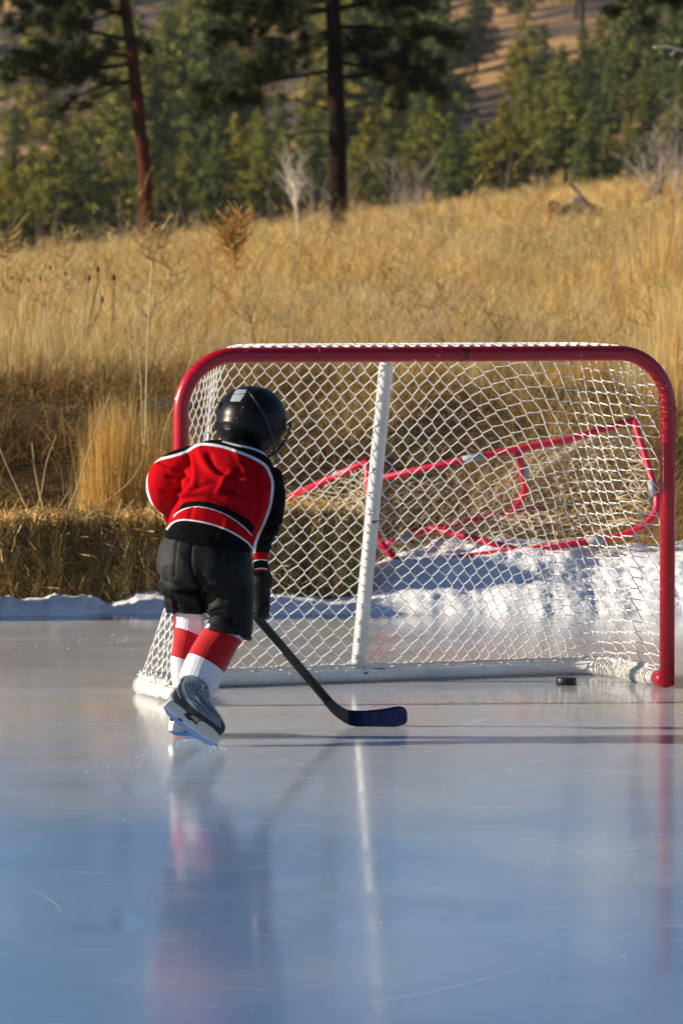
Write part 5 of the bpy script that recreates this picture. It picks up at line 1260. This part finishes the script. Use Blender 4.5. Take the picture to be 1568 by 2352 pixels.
    # blade holder: outline extruded with rounded shoulders
    HO = [(376, 1621), (384, 1612), (392, 1605.5), (402.6, 1602.6), (411, 1604), (418, 1607), (427, 1612), (433, 1617), (438, 1624), (437.7, 1629), (431, 1637), (424, 1638), (436, 1651), (452, 1666), (453, 1660), (457, 1657.5), (462, 1656), (473, 1658), (482, 1664), (490, 1670), (500, 1679), (507, 1687), (508, 1696), (501, 1711), (473, 1698), (449, 1681), (426, 1663), (408, 1650), (391, 1637)]
    def extr(outl, w0, w1, nm, mat, bev=.0022, par=e):
        mbx = MB(); po = [st(*p) for p in outl]; n = len(po); cx = sum(p[0] for p in po) / n; cy = sum(p[1] for p in po) / n
        me = bpy.data.meshes.new(nm); bm = bmesh.new(); vs = [bm.verts.new(X(p[0], p[1], w0)) for p in po]; f = bm.faces.new(vs)
        r = bmesh.ops.extrude_face_region(bm, geom=[f]); vv = [g for g in r['geom'] if isinstance(g, bmesh.types.BMVert)]
        d = X(0, 0, w1) - X(0, 0, w0)
        for v in vv: v.co += d
        bmesh.ops.recalc_face_normals(bm, faces=bm.faces)
        if bev: bmesh.ops.bevel(bm, geom=[ed for ed in bm.edges if len(ed.link_faces) == 2 and ed.calc_face_angle(0) > 1.2], offset=bev, segments=3, profile=.6, affect='EDGES')
        bmesh.ops.triangulate(bm, faces=[f for f in bm.faces if len(f.verts) > 4]); bm.to_mesh(me); bm.free(); return part(nm, me, mat, par, smooth=False)
    hol = extr(HO, -.0105, .0105, 'blade_holder', M_holder)
    extr([(405, 1648.6), (414, 1650), (420, 1656), (414, 1656.5)], -.0111, .0111, 'slot', M_blackplastic, 0, hol)
    extr([(421, 1641), (428, 1641), (441, 1655), (434, 1655)], -.0113, .0113, 'slot', M_blackplastic, 0, hol)
    extr([(434, 1617), (449, 1630), (472, 1651), (461, 1655), (453, 1659), (451, 1665), (437, 1651), (424, 1638.5), (431, 1637.5), (438, 1629)], -.0109, .0109, 'dark_gap', M_blackplastic, 0, hol)  # black piece stands in for the dark of the open gap between pillars
    extr([(437, 1645), (451, 1638), (463, 1650), (451, 1659)], -.0117, .0117, 'sticker_tab', M_tab, 0, hol)
    extr([(375.6, 1621), (376, 1627), (382.6, 1641), (406, 1663), (438, 1689), (467, 1709), (484.6, 1716.6), (500, 1717), (502, 1710), (473, 1697), (449, 1680), (426, 1662), (391, 1636)], -.0022, .0022, 'skate_blade', M_steel_b, 0)
    return e
M_blackplastic = simple('black_plastic', (.008, .008, .009), .35, .2, 40)
M_trimgrey = simple('light_trim', (.45, .48, .52), .5)
M_lace = simple('lace', (.72, .72, .78), .8)
M_holder = simple('holder_plastic', (.60, .62, .61), .3, .06, 40)
M_tab = simple('tab_grey', (.42, .40, .38), .6, .25, 220)
M_steel_b = simple('blade_steel', (.30, .44, .75), .2, .04, 60, metal=1.0)  # blue of the sky reflection put into the metal colour
O1 = P(377, 1640, 12.90)
fy = .10
E1 = Vector((ex_, fy, -ey_)).normalized(); W1 = E1.cross(Vector((ey_, 0, ex_))).normalized(); N1 = W1.cross(E1).normalized()
build_skate('skate', lambda s, t, w: O1 + E1 * s + N1 * t + W1 * w, 'skate tipped on its toe, seen from the side')
# the supporting skate stands flat behind it, turned away
o2 = PZ(398, 1697); yaw = math.radians(50); tilt = math.radians(0)
E2 = Vector((math.cos(yaw), math.sin(yaw), 0)); N2 = Vector((0.05, 0, 1)).normalized(); W2 = E2.cross(N2).normalized(); N2 = W2.cross(E2)
# the outline's blade runs 8 deg downhill in skate space: level it
_a = st(390, 1650); _b = st(484.6, 1717); _an = math.atan2(_b[1] - _a[1], _b[0] - _a[0]); _c, _s = math.cos(-_an), math.sin(-_an)
_low = min((st(*p)[0] * _s + st(*p)[1] * _c) for p in ((382.6, 1641), (406, 1663), (438, 1689), (467, 1709), (484.6, 1717), (500, 1717)))
def xf2(s, t, w):
    s2 = s * _c - t * _s; t2 = s * _s + t * _c - _low; return Vector((o2.x, o2.y, 0)) + E2 * s2 + N2 * t2 + W2 * w
build_skate('skate', xf2, 'skate flat on the ice behind the tipped one')

# ---- gloves
M_glove, _, _ = cloth('glove_mat', (.006, .006, .007), .4, .6, .0, spec=.2)
def glove(wr, hand, dirv, sc=1.0, white=True):
    mb = MB(); d = (hand - wr).normalized(); sideX = Vector((1, 0, 0)); sideX = (sideX - d * sideX.dot(d)).normalized(); dep = d.cross(sideX)
    L = (hand - wr).length
    def tb(pts, rs, flat=1.0): pts = smoothpath(pts, 4); tube(mb, pts, list(np.interp(np.linspace(0, 1, len(pts)), np.linspace(0, 1, len(rs)), rs)), 16, flat=flat)
    tb([wr - d * .004, wr + d * .018, wr + d * .036, wr + d * .058, wr + d * .064], [.026, .033, .040, .040, .034])            # flared cuff
    tb([wr + d * .05, wr + d * .075, hand, hand + d * .026], [.030, .033, .033, .024])             # back of the hand
    for f in range(4):        # four fingers wrapped round the shaft, unequal lengths
        o = hand + d * (-.004 + .0135 * f - .012) ; l = (1.0, 1.1, 1.05, .85)[f]
        tb([o + sideX * .012 - dep * .0, o + sideX * .020 + dep * .022 * l, o + sideX * (-.002) + dep * .040 * l, o - sideX * .018 + dep * .030 * l, o - sideX * .022 + dep * .012], [.012, .0115, .011, .010, .009])
    tb([wr + d * .062 - sideX * .02, hand - sideX * .026 + d * .004, hand - sideX * .016 + dep * .026 + d * .012], [.013, .0125, .010])    # thumb from the side of the palm
    for q in (.022, .037, .052): tb([wr + d * q - sideX * .026 - dep * .026, wr + d * q - dep * .041, wr + d * q + sideX * .028 - dep * .026], [.006, .008, .006])
    me = remesh(mb, .003, 3); g = part('glove', me, M_glove)
    mb = MB()
    for q, a0, a1, rr_ in ((.031, -.2, .9, .0405), (.0635, -1.3, 1.3, .0375)):
        pts = []
        for k in range(14):
            a = a0 + (a1 - a0) * k / 13; pts.append(wr + d * (q + .004 * math.cos(a)) + sideX * (math.sin(a) * rr_) - dep * (math.cos(a) * rr_ * 1.0))
        tube(mb, pts, .0015, 5)
    pmb('glove_piping', mb, simple('piping_white', (.6, .6, .62), .6), g)
glove(Lp(600, 1306, .325), Lp(598, 1392, .385), None)
glove(Lp(396, 1188, .262), Lp(430, 1236, .308), None)

# ---- helmet
HC = Lp(577, 966, .25); HRAD = 79.5 * (Y0 + .25) / F_PX
M_helm = simple('helmet_shell', (.004, .0045, .006), .32, .2, 30, spec=.18)
def hdir(az, el):   # az 0 = face, +90 = wearer's right
    a, e = math.radians(az), math.radians(el); return (HF * math.cos(e) * math.cos(a) + HR * math.cos(e) * math.sin(a) + HU * math.sin(e))
def hrad(az, el):
    r = HRAD * (1 + .035 * abs(math.cos(math.radians(az))) * math.cos(math.radians(el)))
    if el < -4: r += HRAD * .030 * min(1, (-4 - el) / 4) - HRAD * .05 * max(0, (-22 - el) / 40)
    aa = abs(((az + 180) % 360) - 180)
    if el > 6: r += HRAD * (.018 if 28 < (aa if aa < 90 else 180 - aa) * math.cos(math.radians(el)) + 4 and aa < 180 else 0)
    return r
def lowcut(az):
    aa = abs(((az + 180) % 360) - 180)
    return float(np.interp(aa, [0, 45, 62, 80, 100, 125, 150, 180], [12, 10, -12, -56, -62, -50, -42, -40]))
def shell(off, name, mat, parent):
    mb = MB(); V = []; na, ne = 120, 44
    for i in range(na):
        az = 360 * i / na; lo = lowcut(az)
        for j in range(ne + 1): el = lo + (90 - lo) * (j / ne); V.append(tuple(HC + hdir(az, el) * (hrad(az, el) + off)))
    idx = lambda i, j: (i % na) * (ne + 1) + j
    mb.add(V, [np.array([(idx(i, j), idx(i + 1, j), idx(i + 1, j + 1), idx(i, j + 1)) for i in range(na) for j in range(ne)])])
    me = mb.mesh(name); bm = bmesh.new(); bm.from_mesh(me); bmesh.ops.remove_doubles(bm, verts=bm.verts, dist=1e-5); bmesh.ops.recalc_face_normals(bm, faces=bm.faces)
    geo = bmesh.ops.solidify(bm, geom=bm.faces[:], thickness=.008); bm.to_mesh(me); bm.free(); return part(name, me, mat, parent)
helmet = shell(0, 'helmet', M_helm, child)
shell(-.009, 'helmet_padding', simple('foam', (.012, .012, .012), .9), helmet)
hb = BVHTree.FromPolygons([v.co + foot for v in helmet.data.vertices], [tuple(p.vertices) for p in helmet.data.polygons])
def onh(px, py, off=.0008, y=12.2):
    o = P(px, py, y); d = ray(px, py).normalized(); h = hb.ray_cast(o, d)
    return (h[0] + h[1] * (off if h[1].dot(d) < 0 else -off)) if h[0] is not None else P(px, py, Y0 + .25)
def drape_quad(corners, n, off):
    a, b, c, d = [Vector((*p, 0)) for p in corners]; V = []
    for i in range(n + 1):
        for j in range(n + 1):
            q = a.lerp(b, i / n).lerp(d.lerp(c, i / n), j / n); V.append(tuple(onh(q.x, q.y, off)))
    return V, [np.array([(i * (n + 1) + j, (i + 1) * (n + 1) + j, (i + 1) * (n + 1) + j + 1, i * (n + 1) + j + 1) for i in range(n) for j in range(n)])]
mb = MB(); mb.add(*drape_quad([(543, 895), (567, 895), (563, 904), (536, 905)], 8, .0012)); mb.add(*drape_quad([(535.5, 906.5), (562.5, 905.5), (551, 922.5), (528.5, 922)], 8, .0012)); pmb('helmet_sticker', mb, simple('sticker', (.30, .33, .36), .45, .25, 260, stretch=(.2, .2, 3)), helmet)
mb = MB(); pts = [onh(a, b, .002) for a, b in crv([(572, 900), (590, 925), (607, 958), (619, 990), (626, 1010)], 6)]; tube(mb, pts, .0042, 8, flat=.5); pmb('shell_seam', mb, M_blackplastic, helmet)
mb = MB()
for pth in ([(520, 968), (560, 975), (600, 985)],):
    pts = [onh(a, b, .0006) for a, b in crv(pth, 6)]; tube(mb, pts, .0016, 6)
for a, b in ((560, 935), (600, 915), (545, 960)):
    p = onh(a, b, .0); q = onh(a, b, .0015); tube(mb, [p, q], .004, 10)
pmb('screw', mb, M_blackplastic, helmet)
mb = MB(); c = onh(506, 931, .0); tube(mb, [c + Vector((.006, 0, -.006)), c + Vector((-.004, 0, .004)), c + Vector((-.009, 0, .002))], [.008, .0075, .004], 8); tube(mb, [c + Vector((-.004, 0, -.012)), c + Vector((-.006, 0, .012))], .0035, 6); pmb('side_clip', mb, M_blackplastic, helmet)
# chin strap and ear loop
mb = MB(); ear = HC + hdir(78, -38) * HRAD * 1.0; chin = Lp(640, 1066, .30)
tube(mb, smoothpath([HC + hdir(80, -5) * HRAD * 1.03, ear, Lp(634, 1040, .27), chin], 5), .008, 8, flat=.3); tube(mb, smoothpath([HC + hdir(64, -10) * HRAD * 1.04, HC + hdir(55, -45) * HRAD * 1.06, chin], 5), .007, 8, flat=.3)
pmb('chin_strap', mb, M_blackplastic, helmet)
mb = MB(); tube(mb, [Lp(629, 1048, .26), Lp(632, 1052, .262)], .0035, 8); tube(mb, [Lp(638, 1063, .28), Lp(641, 1066, .28)], .003, 8); pmb('buckle', mb, M_steel, helmet)
# wire cage in front of the face
mb = MB(); CR = HRAD * 1.16
def cdir(az, el): return HC + hdir(az, el) * (CR * (1 + .0 * el)) - HU * .004
for el in np.linspace(4, -62, 8): tube(mb, [cdir(a, el) for a in np.linspace(-62, 62, 20)], .0019 if el not in (4, -62) else .003, 6)
for az in np.linspace(-60, 60, 13): tube(mb, [cdir(az, e) for e in np.linspace(4, -62, 14)], .0017, 6)
for az in (-62, 62): tube(mb, [cdir(az, e) for e in np.linspace(4, -62, 14)], .0035, 8)
pmb('face_cage', mb, simple('cage_wire', (.03, .03, .033), .3, metal=.6), helmet)

# ================================================================== stick
heelY = Y0 + .51
sb = PZ(860, 1671); stick = empty('hockey_stick', (P(790, 1660, heelY).x, heelY, 0), 'black hockey stick with dark navy blade held low in the right glove', 'hockey stick')
so = stick.location.copy()
butt = P(424, 1223, Y0 + .31); heel_top = P(753, 1610, heelY); ax = (heel_top - butt).normalized()
wv = ax.cross(Vector((0, 1, 0))).normalized(); dv = ax.cross(wv).normalized()
mb = MB(); V = []; hw = .0150; hdp = .0095
secs = [(butt, 1, 1), (heel_top, 1, 1)]
for p, a, b in secs:
    for u, v in ((-1, -.6), (-.75, -1), (.75, -1), (1, -.6), (1, .6), (.75, 1), (-.75, 1), (-1, .6)): V.append(tuple(p + wv * (u * hw * a) + dv * (v * hdp * b)))
mb.add(V, [np.array([(j, (j + 1) % 8, 8 + (j + 1) % 8, 8 + j) for j in range(8)]), np.arange(8)[::-1].copy(), np.arange(8) + 8])
M_shaft = simple('shaft_carbon', (.008, .008, .009), .35, .2, 60)
link('shaft', mb.mesh('shaft', so), M_shaft, stick)
mb = MB(); gl = P(590, 1417, Y0 + .39); k0 = (gl - butt).length
q0 = butt + ax * k0; q1 = butt + ax * (k0 + .16); s = 1 if wv.x < 0 else -1
V = []
for p in (q0, q1):
    for v in (-.5, .5): V.append(tuple(p + wv * (s * (hw + .0008)) + dv * (v * hdp)))
    for v in (.5, -.5): V.append(tuple(p + wv * (s * (hw - .0022)) + dv * (v * hdp * 2.12)))
mb.add(V, [np.array([(0, 1, 5, 4), (1, 2, 6, 5), (2, 3, 7, 6), (3, 0, 4, 7)]), np.array([0, 1, 2, 3]), np.array([7, 6, 5, 4])]); link('shaft_stripe', mb.mesh('shaft_stripe', so), simple('stripe_pale', (.55, .62, .64), .4), stick)
def blade_part(outl, th, nm, mat, curve=.0):
    me = bpy.data.meshes.new(nm); bm = bmesh.new(); vs = []
    for (a, b) in outl:
        cv = curve * max(0, (a - 790) / 145) ** 2; p = P(a, b, heelY + .0) + Vector((0, -cv, 0)); vs.append(bm.verts.new(p - so - Vector((0, th / 2, 0))))
    f = bm.faces.new(vs); r = bmesh.ops.extrude_face_region(bm, geom=[f])
    for v in [g for g in r['geom'] if isinstance(g, bmesh.types.BMVert)]: v.co.y += th
    bmesh.ops.recalc_face_normals(bm, faces=bm.faces); bmesh.ops.bevel(bm, geom=[e for e in bm.edges if len(e.link_faces) == 2 and e.calc_face_angle(0) > 1.2], offset=min(.0018, th * .3), segments=2, affect='EDGES')
    bmesh.ops.triangulate(bm, faces=[f for f in bm.faces if len(f.verts) > 4]); bm.to_mesh(me); bm.free(); return link(nm, me, mat, stick)
blade_part([(741.5, 1613.5), (757.5, 1599.5), (765, 1608), (775, 1617), (788, 1626), (800, 1631.5), (800, 1664.5), (790, 1659.5), (775, 1649), (762, 1638), (752, 1626)], .0185, 'hosel', M_shaft)
M_tape, nt, b = cloth('blade_tape', None, .8, .85, .0, spec=.1, weave=300)
n = noise_node(nt, 70, 4, .6, stretch=(2.5, 1, .3)); r_ = ramp(nt, n.outputs['Fac'], [(.35, (.002, .005, .022)), (.65, (.005, .013, .070))]); nt.links.new(r_.outputs[0], b.inputs['Base Color'])
bl = [(798, 1631)] + crv([(806, 1632), (830, 1632.5), (854, 1631), (885, 1627), (908, 1622), (920, 1621.5)], 4) + crv([(928, 1624), (933, 1631), (935, 1645), (934, 1656), (928, 1663)], 3) + crv([(912, 1668), (884, 1671), (854, 1671.5), (825, 1670), (806, 1667), (798, 1664)], 4)
blade_part(bl, .0085, 'stick_blade', M_tape, .022)
